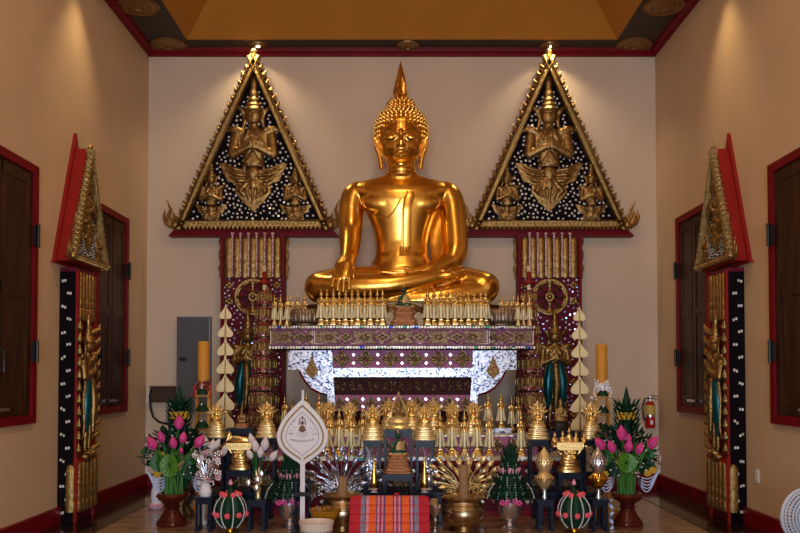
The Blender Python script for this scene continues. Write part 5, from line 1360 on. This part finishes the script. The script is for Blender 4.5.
# --- green flower balls
def flower_ball(px, Y, label):
    o = base_at(px, Y); t = thing('flower_ball', label, 'flower offering', o, 0, 'green leaf balls with beads and rosettes')
    R_ = W(15, Y); H_ = W(36, Y); z0 = .04
    obj('foot', MB().lathe([(.001, 0), (.05, 0), (.055, .01), (.03, .025), (.045, .05), (.06, .06), (.001, .06)], 18), 'bright_brass', t)
    m = MB(); m.lathe([(.04, z0), (R_*.7, z0+H_*.10), (R_*.95, z0+H_*.28), (R_, z0+H_*.5), (R_*.9, z0+H_*.72), (R_*.62, z0+H_*.9), (R_*.25, z0+H_*.99), (.001, z0+H_)], 64, lob=8, la=.16); obj('leaf_ball', m, 'leaf_dark', t)
    b = MB()
    for j in range(8):
        a = 2*PI*j/8+PI/8; pts = []
        for k in range(14):
            u = k/13; zz = z0+H_*(.04+.94*u); r = R_*math.sin(PI*(.10+.86*u))**.6*1.07; pts.append((r*math.cos(a), r*math.sin(a), zz))
        bead_string(b, pts, .0065, .015)
    obj('bead_strings', b, 'bead', t)
    for (zz, rr, n) in ((z0+H_*.93, R_*.5, 6), (z0+H_*.40, R_*.96, 8)):
        for j in range(n):
            a = 2*PI*j/n+(0 if n == 6 else 0); a += PI/2*0
            q = MB(); c = Vector((rr*math.cos(a), rr*math.sin(a), zz))
            q.ell(c, .022, 10, 6)
            for k in range(6): q.ell(c+Vector((.016*math.cos(k*1.05), 0, .016*math.sin(k*1.05)))+Vector((math.cos(a), math.sin(a), 0))*.01, .011, 7, 4)
            obj('rosette', q, 'coral', t)
    m = MB(); m.tube([(0, 0, z0+H_*.95), (0, 0, z0+H_+.06)], [.035, .008], 12); obj('tip', m, 'leaf_dark', t)
    m = MB(); m.lathe([(.004, 0), (.02, .012), (.018, .03), (.003, .055)], 12, (0, 0, z0+H_+.055)); obj('bud', m, 'pink_pale', t)
flower_ball(230.5, 7.0, 'green leaf ball with pink rosettes in front of the left black table')
flower_ball(574, 7.0, 'green leaf ball with pink rosettes in front of the right black table')
# --- green banana-leaf offerings (cones) in silver bowls
def leaf_cone(px, Y, ytop, label, spire, hide):
    o = base_at(px, Y); t = thing('leaf_cone_offering', label, 'flower offering', o, 0, 'banana-leaf offerings in silver bowls')
    zb = pz(500, Y); zt_ = pz(ytop, Y)
    obj('bowl', MB().lathe([(.001, 0), (.075, 0), (.08, .01), (.045, .03), (.035, .06), (.07, .09), (.105, .14), (.11, zb), (.10, zb), (.001, zb-.03)], 28), 'silver', t)
    m = MB(); H_ = zt_-zb
    m.lathe([(.13, 0), (.13, H_*.15), (.095, H_*.35), (.06, H_*.52), (.032, H_*.62), (.016, H_*.8), (.001, H_*(1 if spire else .9))], 24, (0, 0, zb-.01))
    for lay in range(7):
        z = zb+H_*(.04+.10*lay); r0 = .125*(1-.13*lay)
        for j in range(22):
            a = 2*PI*j/22+lay*.15; q = Vector((math.cos(a), math.sin(a), 0)); k = (1.0 if lay < 3 else .55)
            m.tube([q*r0*.8+Vector((0, 0, z)), q*(r0+.035*k)+Vector((0, 0, z+.02)), q*(r0+.075*k)+Vector((0, 0, z+.06+.01*lay))], [.016, .012, .002], 5, flat=.6)
    for s in (-1, 1):
        for lay in range(6):
            for j in range(9):
                a = (j-4)*.16; q = Vector((s*math.cos(a), -.35+math.sin(a)*.4, 0)); z = zb+.015+lay*.03
                m.tube([q*.09+Vector((0, 0, z)), q*(.15)+Vector((0, 0, z+.008*lay)), q*(.222-.014*lay)+Vector((0, 0, z+.03))], [.014, .011, .002], 5, flat=.6)
    obj('folded_leaves', m, 'leaf_dark', t)
    b = MB()
    for j in range(10):
        a = 2*PI*j/10; bead_string(b, [((.145-.09*u)*math.cos(a), (.145-.09*u)*math.sin(a), zb+.02+H_*.6*u) for u in (0, .25, .5, .75, 1)], .006, .022)
    for s in (-1, 1): bead_string(b, [(s*.21, -.08, zb+.03), (s*.19, -.08, zb+.10), (s*.14, -.08, zb+.17)], .006, .016)
    obj('bead_strings', b, 'bead', t)
    for j in range(7):
        a = -PI/2+(j-3)*.85; q = MB(); c = Vector((.085*math.cos(a), .085*math.sin(a), zb+H_*.45)); q.ell(c, (.026, .018, .030), 10, 6)
        for k in range(8): q.ell(c+Vector((.019*math.cos(k*.785), -.004, .022*math.sin(k*.785))), .009, 6, 4)
        obj('pink_flower', q, 'pink_pale', t)
    for j, (x, z) in enumerate(((-.03, .0), (.03, .01), (.07, -.01), (-.08, -.005))):
        q = MB(); c = Vector((x, -.12, zb+z))
        for k in range(5): q.ell(c+Vector((.017*math.cos(k*1.26), -.004, .017*math.sin(k*1.26))), (.013, .007, .013), 7, 4)
        obj('orchid', q, 'pink', t)
leaf_cone(509.5, 7.2, 434, 'dark green banana-leaf offering with lilac flowers in a silver bowl, right of the brass pots', True, 0)
leaf_cone(290, 7.22, 446, 'dark green banana-leaf offering with a pink band behind the white fan pole', False, 0)
# --- ceremonial leaf-shaped fan
Yf = 7.0; o = base_at(302.5, Yf)
t = thing('ceremonial_fan', 'white leaf-shaped ceremonial fan with gold rings on a white pole', 'ceremonial fan', o)
def LF(x, y, dy=0.): return P(x, y, Yf)-o+Vector((0, dy, 0))
half = [(302.5, 400), (307, 404), (315, 412), (322, 421), (326.5, 431), (327.3, 438), (325, 446), (319, 453), (311, 459), (305, 463), (303.5, 466)]
def fan_out(s):
    cy = 435
    pts = [((x-302.5)*s+302.5, (y-cy)*s+cy) for x, y in half]
    # smooth resample
    res = []
    for i in range(len(pts)-1):
        p0 = pts[max(i-1, 0)]; p1 = pts[i]; p2 = pts[i+1]; p3 = pts[min(i+2, len(pts)-1)]
        for k in range(4):
            u = k/4; res.append(tuple(.5*((2*p1[j])+(-p0[j]+p2[j])*u+(2*p0[j]-5*p1[j]+4*p2[j]-p3[j])*u*u+(-p0[j]+3*p1[j]-3*p2[j]+p3[j])*u**3) for j in (0, 1)))
    res.append(pts[-1]); full = res+[(605-x, y) for x, y in reversed(res[1:-1])]
    return [(LF(x, y).x, LF(x, y).z) for x, y in full]
fa = obj('fan_blade', MB().prism(fan_out(1), -.012, .012), 'white', t)
def loop(s, r, nm, mt, yo=-.014):
    q = [(x, yo, z) for x, z in fan_out(s)]; q.append(q[0]); obj(nm, MB().tube(q, r, 6), mt, fa)
loop(.985, .011, 'rim', 'white', 0); loop(.84, .0045, 'gold_ring', 'print_gold'); loop(.865, .002, 'fine_line', 'print_brown'); loop(.815, .002, 'fine_line', 'print_brown'); loop(.66, .002, 'fine_line', 'print_brown')
e = MB()   # printed seated figure on the blade
def pr(x, y): v_ = LF(x, y); return (v_.x, -.0135, v_.z)
for ln in ([(297, 432), (302.5, 434), (308, 432)], [(297.5, 434.5), (302.5, 436.5), (307.5, 434.5)], [(299.5, 431), (300, 427), (302.5, 425.5), (305, 427), (305.5, 431)], [(300.5, 423), (302.5, 420), (304.5, 423), (302.5, 425.5), (300.5, 423)], [(302.5, 420), (302.5, 416)], [(299, 425), (300, 419), (302.5, 417), (305, 419), (306, 425)], [(298, 429.5), (302.5, 431), (307, 429.5)]):
    e.tube([pr(*p) for p in ln], .0045, 6, flat=.4)
e.ell((LF(302.5, 429).x, -.0125, LF(302.5, 429).z), (.028, .0035, .03), 12, 6); e.ell((LF(302.5, 422.8).x, -.0125, LF(302.5, 422.8).z), (.014, .0035, .017), 10, 6)
obj('printed_figure', e, 'print_brown', fa)
e = MB(); r2 = random.Random(4)
for x, y in ((292, 424), (295, 421), (291, 430), (294, 428), (310, 421), (313, 424), (314, 430), (311, 428), (291, 434), (314, 434)):
    e.tube([pr(x+r2.uniform(-1, 1), y+r2.uniform(-1.5, 1.5)) for _ in range(4)], .002, 5)
e.tube([pr(286, 434.5), pr(290, 433), pr(294, 434)], .002, 5); e.tube([pr(311, 434), pr(315, 433), pr(319, 434.5)], .002, 5)
# curving line of fine lettering, too small to read in the photograph
for k in range(17):
    u = k/16*2-1; x = 302.5+11.5*u; y = 441.2-1.8*u*u
    e.tube([pr(x-.4, y-.8), pr(x+.2, y-1.2*(k % 2)), pr(x-.1, y+.6), pr(x+.5, y+.2)], .0024, 5)
obj('printed_marks', e, 'print_brown', fa)
p = MB(); zz0 = LF(302.5, 464).z; p.tube([(0, 0, .05), (0, 0, zz0+.04)], .0215, 14); obj('pole', p, 'white', t)
p = MB(); zt_ = LF(302.5, 390).z; p.tube([(0, 0, LF(302.5, 401).z-.02), (0, 0, zt_)], .011, 10); obj('tip', p, 'white', t)
t = thing('fan_holder', 'black turned two-post holder clasping the white pole of the fan', 'holder', o+Vector((0, 0.0, 0)))
m = MB(); m.lathe([(.001, 0), (.11, 0), (.11, .02), (.05, .045), (.03, .045), (.001, .045)], 24); obj('foot', m, 'rubber', t)
for s in (-1, 1):
    h_ = pz(478, Yf); m = MB(); m.lathe([(.012, .04), (.02, .06), (.012, .09), (.013, h_*.3), (.019, h_*.36), (.013, h_*.42), (.012, h_*.7), (.018, h_*.76), (.012, h_*.82), (.016, h_*.93), (.010, h_*.97), (.002, h_)], 12, (s*.058, .0, 0)); obj('post', m, 'lacquer', t)
m = MB(); m.box((0, -.0, pz(494, Yf)), (.15, .05, .035)); obj('clamp', m, 'rubber', t, False)
# --- brass pots
def brass_pot(px, Y, ry, label):
    o = base_at(px, Y); h_ = pz(ry, Y-.15); R_ = W(21.5, Y); t = thing('brass_pot', label, 'pot', o, 0, 'large round brass incense pots')
    m = MB(); m.lathe([(.001, 0), (R_*.62, 0), (R_*.65, .012), (R_*.55, .03), (R_*.6, .045), (R_*.85, h_*.25), (R_*.99, h_*.45), (R_, h_*.58), (R_*.94, h_*.74), (R_*.84, h_*.82), (R_*.82, h_*.88), (R_*.98, h_*.96), (R_*1.0, h_), (R_*.95, h_), (R_*.78, h_*.9), (R_*.75, h_*.86), (.001, h_*.86)], 44); obj('bowl', m, 'brass', t)
    m = MB()
    for z, r in ((h_*.62, 1.003), (h_*.66, .985), (h_*.78, .90)): m.lathe([(R_*r-.003, -.004), (R_*r+.003, 0), (R_*r-.003, .004)], 44, (0, 0, z))
    obj('bands', m, 'brass', t); return o, h_
def wax(o, h_, ytop, Y, label):
    z1 = pz(ytop, Y); m = MB(); r = W(4.6, Y)
    for j in range(9):
        a = 2*PI*j/9; m.lathe([(.001, 0), (r*.42, 0), (r*.42, z1-h_*.86-.004), (.001, z1-h_*.86)], 10, (r*.58*math.cos(a), r*.58*math.sin(a), 0))
    m.lathe([(.001, 0), (r*.6, 0), (r*.6, z1-h_*.86-.002), (.001, z1-h_*.86)], 12)
    x = obj('candle_bundle', m, 'tan_wax', loc=(o.x, o.y-.02, h_*.862)); tag(x, label, 'candle', 'tan candle bundles in the brass pots')
oL, hL = brass_pot(342.5, 7.12, 497, 'large brass pot on the left, partly behind the red striped cushion')
wax(oL, hL, 476.5, 7.1, 'upright tan candle bundle in the left brass pot')
oR, hR = brass_pot(463.5, 7.1, 499, 'large brass pot on the right of the red striped cushion')
wax(oR, hR, 465, 7.1, 'upright tan candle bundle in the right brass pot')
# --- metal lotus bouquets behind the pots
def metal_lotus(px, Y, ybase, label, mt, tips, mixm, vase_h, rng, fill):
    o = base_at(px, Y); t = thing('metal_lotus_bouquet', label, 'bouquet', o, 0, 'metal lotus bouquets behind the brass pots')
    obj('vase', MB().lathe([(.001, 0), (.06, 0), (.065, .02), (.04, .05), (.05, .15), (.06, .22), (.035, vase_h-.03), (.05, vase_h), (.001, vase_h-.01)], 20), mt, t)
    bm_ = MB(); bm_.lathe([(.003, 0), (.012, .008), (.022, .035), (.021, .055), (.010, .085), (.001, .105)], 9)
    for k in range(3):
        a = k*2.1; bm_.tube([(.012*math.cos(a), .012*math.sin(a), .01), (.025*math.cos(a), .025*math.sin(a), .05), (.012*math.cos(a), .012*math.sin(a), .09)], [.006, .010, .002], 6, flat=.5)
    bm_ = bm_.mesh('bud')
    r3 = random.Random(rng)
    for (x, y, s) in tips:
        dy = r3.uniform(-.06, .08); c = P(x, y, Y)-o+Vector((0, dy, 0)); st = Vector((0, 0, vase_h-.02)); mid = st.lerp(c, .55)+Vector((0, 0, .05))
        q = MB(); q.tube([st, st.lerp(mid, .5)+Vector((0, 0, .015)), mid, c], [.004, .004, .0035, .003], 5); so = obj('stem', q, mt, t)
        b = obj('bud', bm_, mt, so, loc=c, sc=s); d = (c-mid).normalized(); orient(b, d)
    f = MB()
    for k in range(fill):
        a = r3.uniform(-.2, PI+.2); q_ = r3.uniform(.03, .19); c = Vector((q_*math.cos(a)*1.1, r3.uniform(-.06, .08), vase_h+.03+q_*math.sin(a)*.55))
        for j in range(3): f.ell(c+Vector((.014*math.cos(j*2.1), -.004, .014*math.sin(j*2.1))), (.011, .006, .011), 6, 4)
    obj('foil_flowers', f, mixm, t)
tips = []
for ring_, (R1, n, off) in enumerate(((36, 13, 0), (27, 10, .1), (17, 6, .2))):
    for j in range(n):
        a = math.radians(12+156*(j+off)/(n-1+.3)); tips.append((R1*math.cos(a), -R1*math.sin(a)*.93, 1.0))
metal_lotus(341, 7.42, 492, 'fan-shaped bouquet of silver metal lotus buds behind the left brass pot', 'silver_blue', [(341+x, 488+y, s) for x, y, s in tips], 'silver_mix', .26, 5, 90)
metal_lotus(465, 7.42, 492, 'fan-shaped bouquet of golden metal lotus buds behind the right brass pot', 'pale_gold', [(464+x*.95, 490+y*.9, s) for x, y, s in tips], 'gold_mix', .26, 6, 90)
# --- brass bud candlesticks and silver vases on the middle table
for px, nm in ((374, 'left'), (424.5, 'right')):
    Y = 7.34; o = Vector((px_(px, Y, 490), Y, ZB)); h_ = W(35, Y)
    t = thing('golden_cone', 'slender polished gold cone on a small foot, %s side of the middle table' % nm, 'ornament', o, 0, 'polished gold cones')
    obj('foot', MB().lathe([(.001, 0), (.032, 0), (.03, .008), (.012, .015), (.036, .026), (.036, .032), (.001, .032)], 20), 'petal_white', t)
    obj('cone', MB().lathe([(.001, .03), (.02, .032), (.033, .06), (.034, .09), (.026, .15), (.014, .22), (.006, h_*.85), (.001, h_)], 24), 'bright_brass', t)
    Y = 7.44; dx = -3 if nm == 'left' else 4.5; o = Vector((px_(px+dx, Y, 480), Y-.0, ZB))
    t = thing('silver_incense_vase', 'silver vase of thin silver sticks, %s side of the middle table' % nm, 'vase', o, 0, 'silver stick vases')
    obj('vase', MB().lathe([(.001, 0), (.03, 0), (.035, .01), (.02, .03), (.035, .08), (.04, .12), (.025, .15), (.035, .17), (.001, .16)], 18), 'silver_blue', t)
    f = MB()
    for k in range(13):
        a = (k-6)*.038; hk = rnd.uniform(.12, .27); f.tube([(0, 0, .15), (hk*.5*math.sin(a), (k % 3-1)*.012, .15+hk*.5), (hk*1.2*math.sin(a), (k % 3-1)*.02, .15+hk)], [.0035, .0035, .0055], 5)
    obj('sticks', f, 'silver_blue', t)
    f = MB()
    for k in range(24): f.ell((rnd.uniform(-.05, .05), rnd.uniform(-.04, .04), rnd.uniform(.14, .30)), (.012, .008, .012), 6, 4)
    obj('foil_flowers', f, 'silver_mix', t)
# --- cushion
Yc = 6.72; cx = px_(389.5, Yc, 510)
hw_ = W(39, 6.85); zt_ = P(389, 494.5, 6.82).z
t = thing('cushion', 'red triangular cushion with orange, purple and grey stripes at the front centre', 'cushion', (cx, Yc, 0))
m = MB(); n = 5; rows_ = []
NX = 40; pro = []
for i in range(n*8+1):
    u = i/(n*8); bulge = abs(math.sin(PI*u*n))**.6*.016
    y = -.13+.24*u; z = .012+(zt_-.03)*u; pro.append((y-bulge*.8, z+bulge*.5))
pro += [(.125, zt_-.012), (.15, zt_-.03), (.19, zt_*.5), (.22, .012), (0, .004)]
rs = []
for k in range(NX+1):
    u = k/NX; x = (u*2-1)*hw_; e = min(1, (min(u, 1-u)*NX/3)); sc_ = .93+.07*math.sin(e*PI/2)
    rs.append([(x, .05+(y-.05)*sc_, .15+(z-.15)*sc_) for y, z in pro])
m.rings(rs); obj('cover', m, 'cushion_stripes', t)
m = MB()
for i in range(1, n):
    u = i/n; m.tube([((k/20*2-1)*hw_*.985, -.13+.24*u+.001, .012+(zt_-.03)*u) for k in range(21)], .004, 6)
m.ell((hw_*.18, .12, zt_+.002), (.022, .015, .012), 10, 6)
obj('seam', m, 'red_cloth', t)
# --- amber bowl and white basin
o = base_at(326, 6.85); zb_ = pz(524, 6.85)
t = thing('basin', 'white enamel basin with coloured contents at the foot of the white fan', 'basin', Vector((px_(316.5, 6.47, 520), 6.47, 0)))
h_ = P(316, 523.5, 6.37).z; R_ = W(17, 6.47)
obj('bowl', MB().lathe([(.001, 0), (R_*.75, 0), (R_*.85, h_*.3), (R_, h_*.9), (R_*1.03, h_), (R_*.98, h_), (R_*.9, h_*.8), (.001, h_*.75)], 36), 'cream_ceramic', t)
m = MB()
for k in range(26):
    a = 2*PI*k/26; m.box((R_*.965*math.cos(a), R_*.965*math.sin(a), h_*.62), (.006, .012, .02), rz=a)
obj('painted_pattern', m, 'print_brown', t, False)
m = MB(); m.ell((-.02, -.03, h_*.78), (.05, .03, .012), 12, 6); obj('blue_cloth', m, 'teal', t)
m = MB(); m.ell((.05, 0, h_*.8), (.04, .05, .02), 12, 6); obj('gold_packet', m, 'bright_brass', t)
t = thing('amber_bowl', 'amber glass bowl on a foot in front of the left brass pot', 'bowl', Vector((px_(325, 6.76, 515), 6.76, 0)))
z1 = pz(509, 6.76); R_ = W(15.5, 6.76)
obj('bowl', MB().lathe([(.001, 0), (.07, 0), (.075, .01), (.03, .03), (.025, z1-.13), (.06, z1-.11), (R_*.85, z1-.06), (R_, z1-.005), (R_*1.02, z1), (R_*.93, z1-.01), (R_*.8, z1-.05), (.001, z1-.08)], 40, lob=16, la=.04), 'glass_amber', t)
m = MB()
for k in range(16): m.tube([(rnd.uniform(-.08, .0), rnd.uniform(-.05, .05), z1-.06), (rnd.uniform(-.08, .1), rnd.uniform(-.05, .05), z1+rnd.uniform(.01, .035))], .004, 5)
obj('incense_sticks', m, 'tan_wax', t)
# --- small plants and things between pots
def goblet(px, Y, label):
    o = base_at(px, Y); t = thing('glass_goblet', label, 'goblet', o); zb_ = pz(505, Y)
    obj('stem', MB().lathe([(.001, 0), (.05, 0), (.05, .008), (.012, .02), (.01, zb_*.35), (.02, zb_*.45), (.012, zb_*.55), (.05, zb_*.8), (.055, zb_), (.045, zb_), (.001, zb_*.8)], 20), 'silver', t)
    f = MB()
    for k in range(22):
        a = rnd.uniform(0, 2*PI); r = rnd.uniform(0, .06); f.ell((r*math.cos(a), r*math.sin(a), zb_+rnd.uniform(-.01, .05)), .018, 7, 5)
    obj('dried_flowers', f, 'tan_wax', t)
goblet(435, 6.98, 'small glass goblet of dried flowers between the cushion and the right brass pot')
# --- dark carved stand behind left vase
t = thing('carved_stool', 'low dark carved stool on the floor behind the far left vase', 'stool', (px_(178, 7.78, 505), 7.78, 0))
m = MB(); m.lathe([(.001, .26), (.17, .26), (.175, .28), (.17, .30), (.001, .30)], 24); obj('seat', m, 'dark_wood', t)
for k in range(4):
    a = PI/4+k*PI/2; q = Vector((math.cos(a), math.sin(a), 0)); m = MB(); m.tube([q*.12+Vector((0, 0, .27)), q*.17+Vector((0, 0, .2)), q*.11+Vector((0, 0, .1)), q*.16+Vector((0, 0, .015))], [.025, .03, .018, .024], 8, round_ends=False); obj('leg', m, 'dark_wood', t)
# small figure with white drapery behind
for px, Y, nm in ((156.5, 8.3, 'left'), ):
    t = thing('white_vase', 'small white and lilac vase on the floor behind the far left lotus arrangement', 'vase', base_at(px, Y)+Vector((0, 0, 0)))
    h_ = pz(477, Y); obj('vase', MB().lathe([(.001, 0), (.06, 0), (.08, .03), (.05, .06), (.06, .12), (.05, h_*.6), (.03, h_*.8), (.05, h_), (.001, h_-.02)], 20), 'white', t)
    obj('foot_ring', MB().lathe([(.082, .01), (.088, .03), (.08, .05)], 20), 'pink_pale', t)
# --- wall things, left
t = thing('electrical_cabinet', 'tall narrow grey metal electrical cabinet on the back wall, left', 'cabinet', (px_(193.5, 9.9, 370), 10.0, pz(413.5, 9.9)))
zA = 0; zBt = pz(316.5, 9.9)-pz(413.5, 9.9); w = W(33, 9.9)
obj('box', MB().box((0, -.06, zBt/2), (w, .119, zBt)), 'grey_paint_bluelit', t, False)  # sides carry the blue light in their colour, unlike the door
m = MB(); m.box((-.005, -.125, zBt/2), (w-.015, .012, zBt-.02)); d = obj('door', m, 'grey_paint', t, False)
m = MB(); m.box((-w*.3, -.135, zBt*.56), (.085, .012, .045)); m.box((-w*.3, -.145, zBt*.56), (.03, .01, .02)); obj('latch', m, 'iron', d, False)
m = MB()
for x in (-.13, -.09, .02, .06, .12): m.box((x, -.1315, zBt/2), (.004, .003, zBt-.06))
obj('door_ribs', m, 'grey_paint', d, False)
m = MB(); m.box((0, -.13, zBt*.5), (.001, .001, .001))
t = thing('wall_box', 'dark brown wooden box fixed to the back wall beside the grey cabinet', 'box', (px_(163.5, 9.9, 395), 10.0, pz(402.5, 9.9)))
hb = W(15, 9.9); wb = W(26, 9.9)
m = MB(); m.box((.0, -.05, hb/2), (wb, .098, hb)); obj('body', m, 'dark_wood', t, False); m = MB(); m.box((0, -.055, hb+.008), (wb+.03, .108, .016)); obj('lid', m, 'dark_wood', t, False)
m = MB(); m.prism([(-wb/2-.08, -.005), (-wb/2, -.0), (-wb/2, hb), (-wb/2-.03, hb+.01), (-wb/2-.06, hb*.7)], -.05, -.04); obj('loose_paper', m, 'cream_ceramic', t, False)
pts = [P(153, 389, 9.99), P(151, 389, 9.90), P(149.8, 396, 9.88), P(150.5, 408, 9.89), P(153, 417, 9.9), P(159, 422, 9.9), P(167, 424, 9.9), P(176, 421, 9.9), P(182, 415, 9.93), P(182, 412, 9.995)]
o = obj('cable', MB().tube(pts, .014, 8), 'rubber'); tag(o, 'black cable looping down from the brown wooden box on the back wall', 'cable')
pts = [P(186, 415, 9.95), P(186, 440, 9.985), P(186, 484, 9.985)]
o = obj('conduit', MB().tube(pts, .012, 8), 'grey_paint'); tag(o, 'thin grey conduit running down the wall from under the grey cabinet', 'conduit')
# --- fire extinguisher on the right
o = Vector((px_(650, 9.93, 410), 9.93, pz(428, 9.93))); t = thing('fire_extinguisher', 'red fire extinguisher with yellow label hanging on the back wall, right', 'fire extinguisher', o)
R_ = W(5, 9.88); Ht = W(27, 9.88)
obj('cylinder', MB().lathe([(.001, 0), (R_*.95, 0), (R_, .01), (R_, Ht*.84), (R_*.8, Ht*.94), (R_*.35, Ht), (.001, Ht)], 26), 'ext_red', t)
obj('label', MB().lathe([(R_*1.01, Ht*.50), (R_*1.015, Ht*.51), (R_*1.015, Ht*.84), (R_*1.01, Ht*.85)], 26), 'ext_label', t)
obj('silver_band', MB().lathe([(R_*1.01, Ht*.41), (R_*1.015, Ht*.42), (R_*1.015, Ht*.48), (R_*1.01, Ht*.49)], 26), 'silver', t)
m = MB(); m.lathe([(.02, 0), (.022, .03), (.012, .04), (.012, .06)], 12, (0, 0, Ht)); obj('valve', m, 'silver', t)
m = MB(); m.tube([(-.02, 0, Ht+.05), (.03, 0, Ht+.075), (.10, 0, Ht+.055)], [.010, .010, .008], 8); m.tube([(-.02, 0, Ht+.04), (.04, 0, Ht+.04), (.09, 0, Ht+.015)], [.009, .009, .007], 8); obj('handle', m, 'silver', t)
m = MB(); m.tube([(-.01, -.02, Ht+.04), (-.07, -.03, Ht+.03), (-.10, -.03, Ht*.8), (-.095, -.03, Ht*.5), (-.075, -.03, Ht*.28)], [.010, .010, .010, .010, .014], 8); obj('hose', m, 'rubber', t)
m = MB(); m.box((0, R_*.5+.035, Ht*.6), (.05, .07-.02, .10)); obj('wall_bracket', m, 'iron', t, False)
m = MB(); m.box((0, -R_-.004, Ht*.22), (.03, .006, .05)); obj('inspection_tag', m, 'white', t, False)
# --- standing fan in the right foreground
o = Vector((P(797, 505, 6.3).x-.0, 6.3, 0)); 
t = thing('electric_fan', 'pale blue-white electric floor fan by the right wall, cut by the photo edge', 'fan', (P(806, 516, 5.4).x, 5.4, 0), PI*.06)
zc = pz(516, 5.4); R_ = .18
m = MB()
for k in range(44):
    a = 2*PI*k/44; m.tube([(0, -.085, zc), (R_*.5*math.cos(a), -.08, zc+R_*.5*math.sin(a)), (R_*math.cos(a), -.03, zc+R_*math.sin(a)), (R_*math.cos(a), .03, zc+R_*math.sin(a)), (R_*.5*math.cos(a), .09, zc+R_*.5*math.sin(a))], .004, 5)
for r, y in ((R_, 0), (R_*.99, -.03), (R_*.9, -.045), (R_*.8, -.06), (R_*.7, -.068), (R_*.6, -.075), (R_*.5, -.08), (R_*.4, -.083), (R_*.3, -.085)):
    n = 40; m.tube([(r*math.cos(2*PI*j/n), y, zc+r*math.sin(2*PI*j/n)) for j in range(n+1)], .006 if r < R_ else .014, 6)
obj('grille', m, 'fan_plastic', t)
m = MB(); m.ell((0, -.09, zc), (.05, .012, .05), 18, 8); obj('centre_cap', m, 'fan_plastic', t)
m = MB()
for k in range(3):
    a = k*2*PI/3; rs = []
    for u in (0, .3, .6, .9, 1.0):
        r = .05+u*(R_-.09); w = (.03+.075*math.sin(PI*min(u, .85)))
        cen = Vector((r*math.cos(a), 0, r*math.sin(a))); tan = Vector((-math.sin(a), 0, math.cos(a)))
        rs.append([cen+tan*w*.9+Vector((0, -.02, zc)), cen+tan*w*.9+Vector((0, -.016, zc)), cen-tan*w*.6+Vector((0, .024, zc)), cen-tan*w*.6+Vector((0, .02, zc))])
    m.rings(rs)
obj('blades', m, 'fan_plastic', t)
m = MB(); m.tube([(0, .03, zc), (0, .16, zc)], [.06, .045], 16); obj('motor', m, 'fan_plastic', t)
m = MB(); m.tube([(0, .10, .02), (0, .10, zc-.03)], .018, 10); obj('column', m, 'fan_plastic', t)
m = MB(); m.lathe([(.001, 0), (.17, 0), (.17, .02), (.04, .05), (.001, .05)], 28, (0, .09, 0)); obj('base', m, 'fan_plastic', t)
# --- twisted silver-blue ribbon beside the right stool
pts = []
m = MB()
rb = base_at(611.5, 7.15); zz1 = pz(500, 7.15)
rs = []
for k in range(25):
    u = k/24; a = u*4*PI; z = .005+u*zz1; w = .016
    rs.append([(w*math.cos(a)+.01*math.sin(a), -w*math.sin(a), z), (w*math.cos(a)+.012*math.sin(a), -w*math.sin(a)+.004, z), (-w*math.cos(a)+.01*math.sin(a), w*math.sin(a), z), (-w*math.cos(a)+.01*math.sin(a), w*math.sin(a)-.004, z)])
m.rings(rs); o = obj('twisted_ribbon', m, 'blue_bead', loc=rb); tag(o, 'twisted pale blue ribbon ornament standing between the right stool and lotus vase', 'ornament')

# ================================================================ LIGHT
w = bpy.data.worlds.new('world'); SC.world = w; w.use_nodes = True
bg = w.node_tree.nodes['Background']; bg.inputs[0].default_value = (.55, .70, 1, 1); bg.inputs[1].default_value = 1.2
def area(name, loc, rot, sx, sy, pw, col):
    l = bpy.data.lights.new(name, 'AREA'); l.shape = 'RECTANGLE'; l.size = sx; l.size_y = sy; l.energy = pw; l.color = col
    o = bpy.data.objects.new(name, l); C.objects.link(o); o.location = loc; o.rotation_euler = rot; return o
area('daylight_through_door', (0, YF-.25, 1.65), (PI/2, 0, 0), 3.5, 3.2, 385, (.73, .84, 1.))
for y in (-1.2, 2.6, 5.6):  # added warm fill lights under the coffer, without any visible fixture
    l = bpy.data.lights.new('added_warm_fill', 'AREA'); l.shape = 'DISK'; l.size = .5; l.energy = 38; l.color = (1, .68, .38)
    o = bpy.data.objects.new('added_warm_fill', l); C.objects.link(o); o.location = (0, y, ZC+.9-.02)
SC.view_settings.view_transform = 'Standard'; SC.view_settings.look = 'None'; SC.view_settings.gamma = 1
try: SC.view_settings.use_curve_mapping = False
except Exception: pass
SC.view_settings.exposure = 0.27
SC.cycles.max_bounces = 8
SC.cycles.sample_clamp_indirect = 6
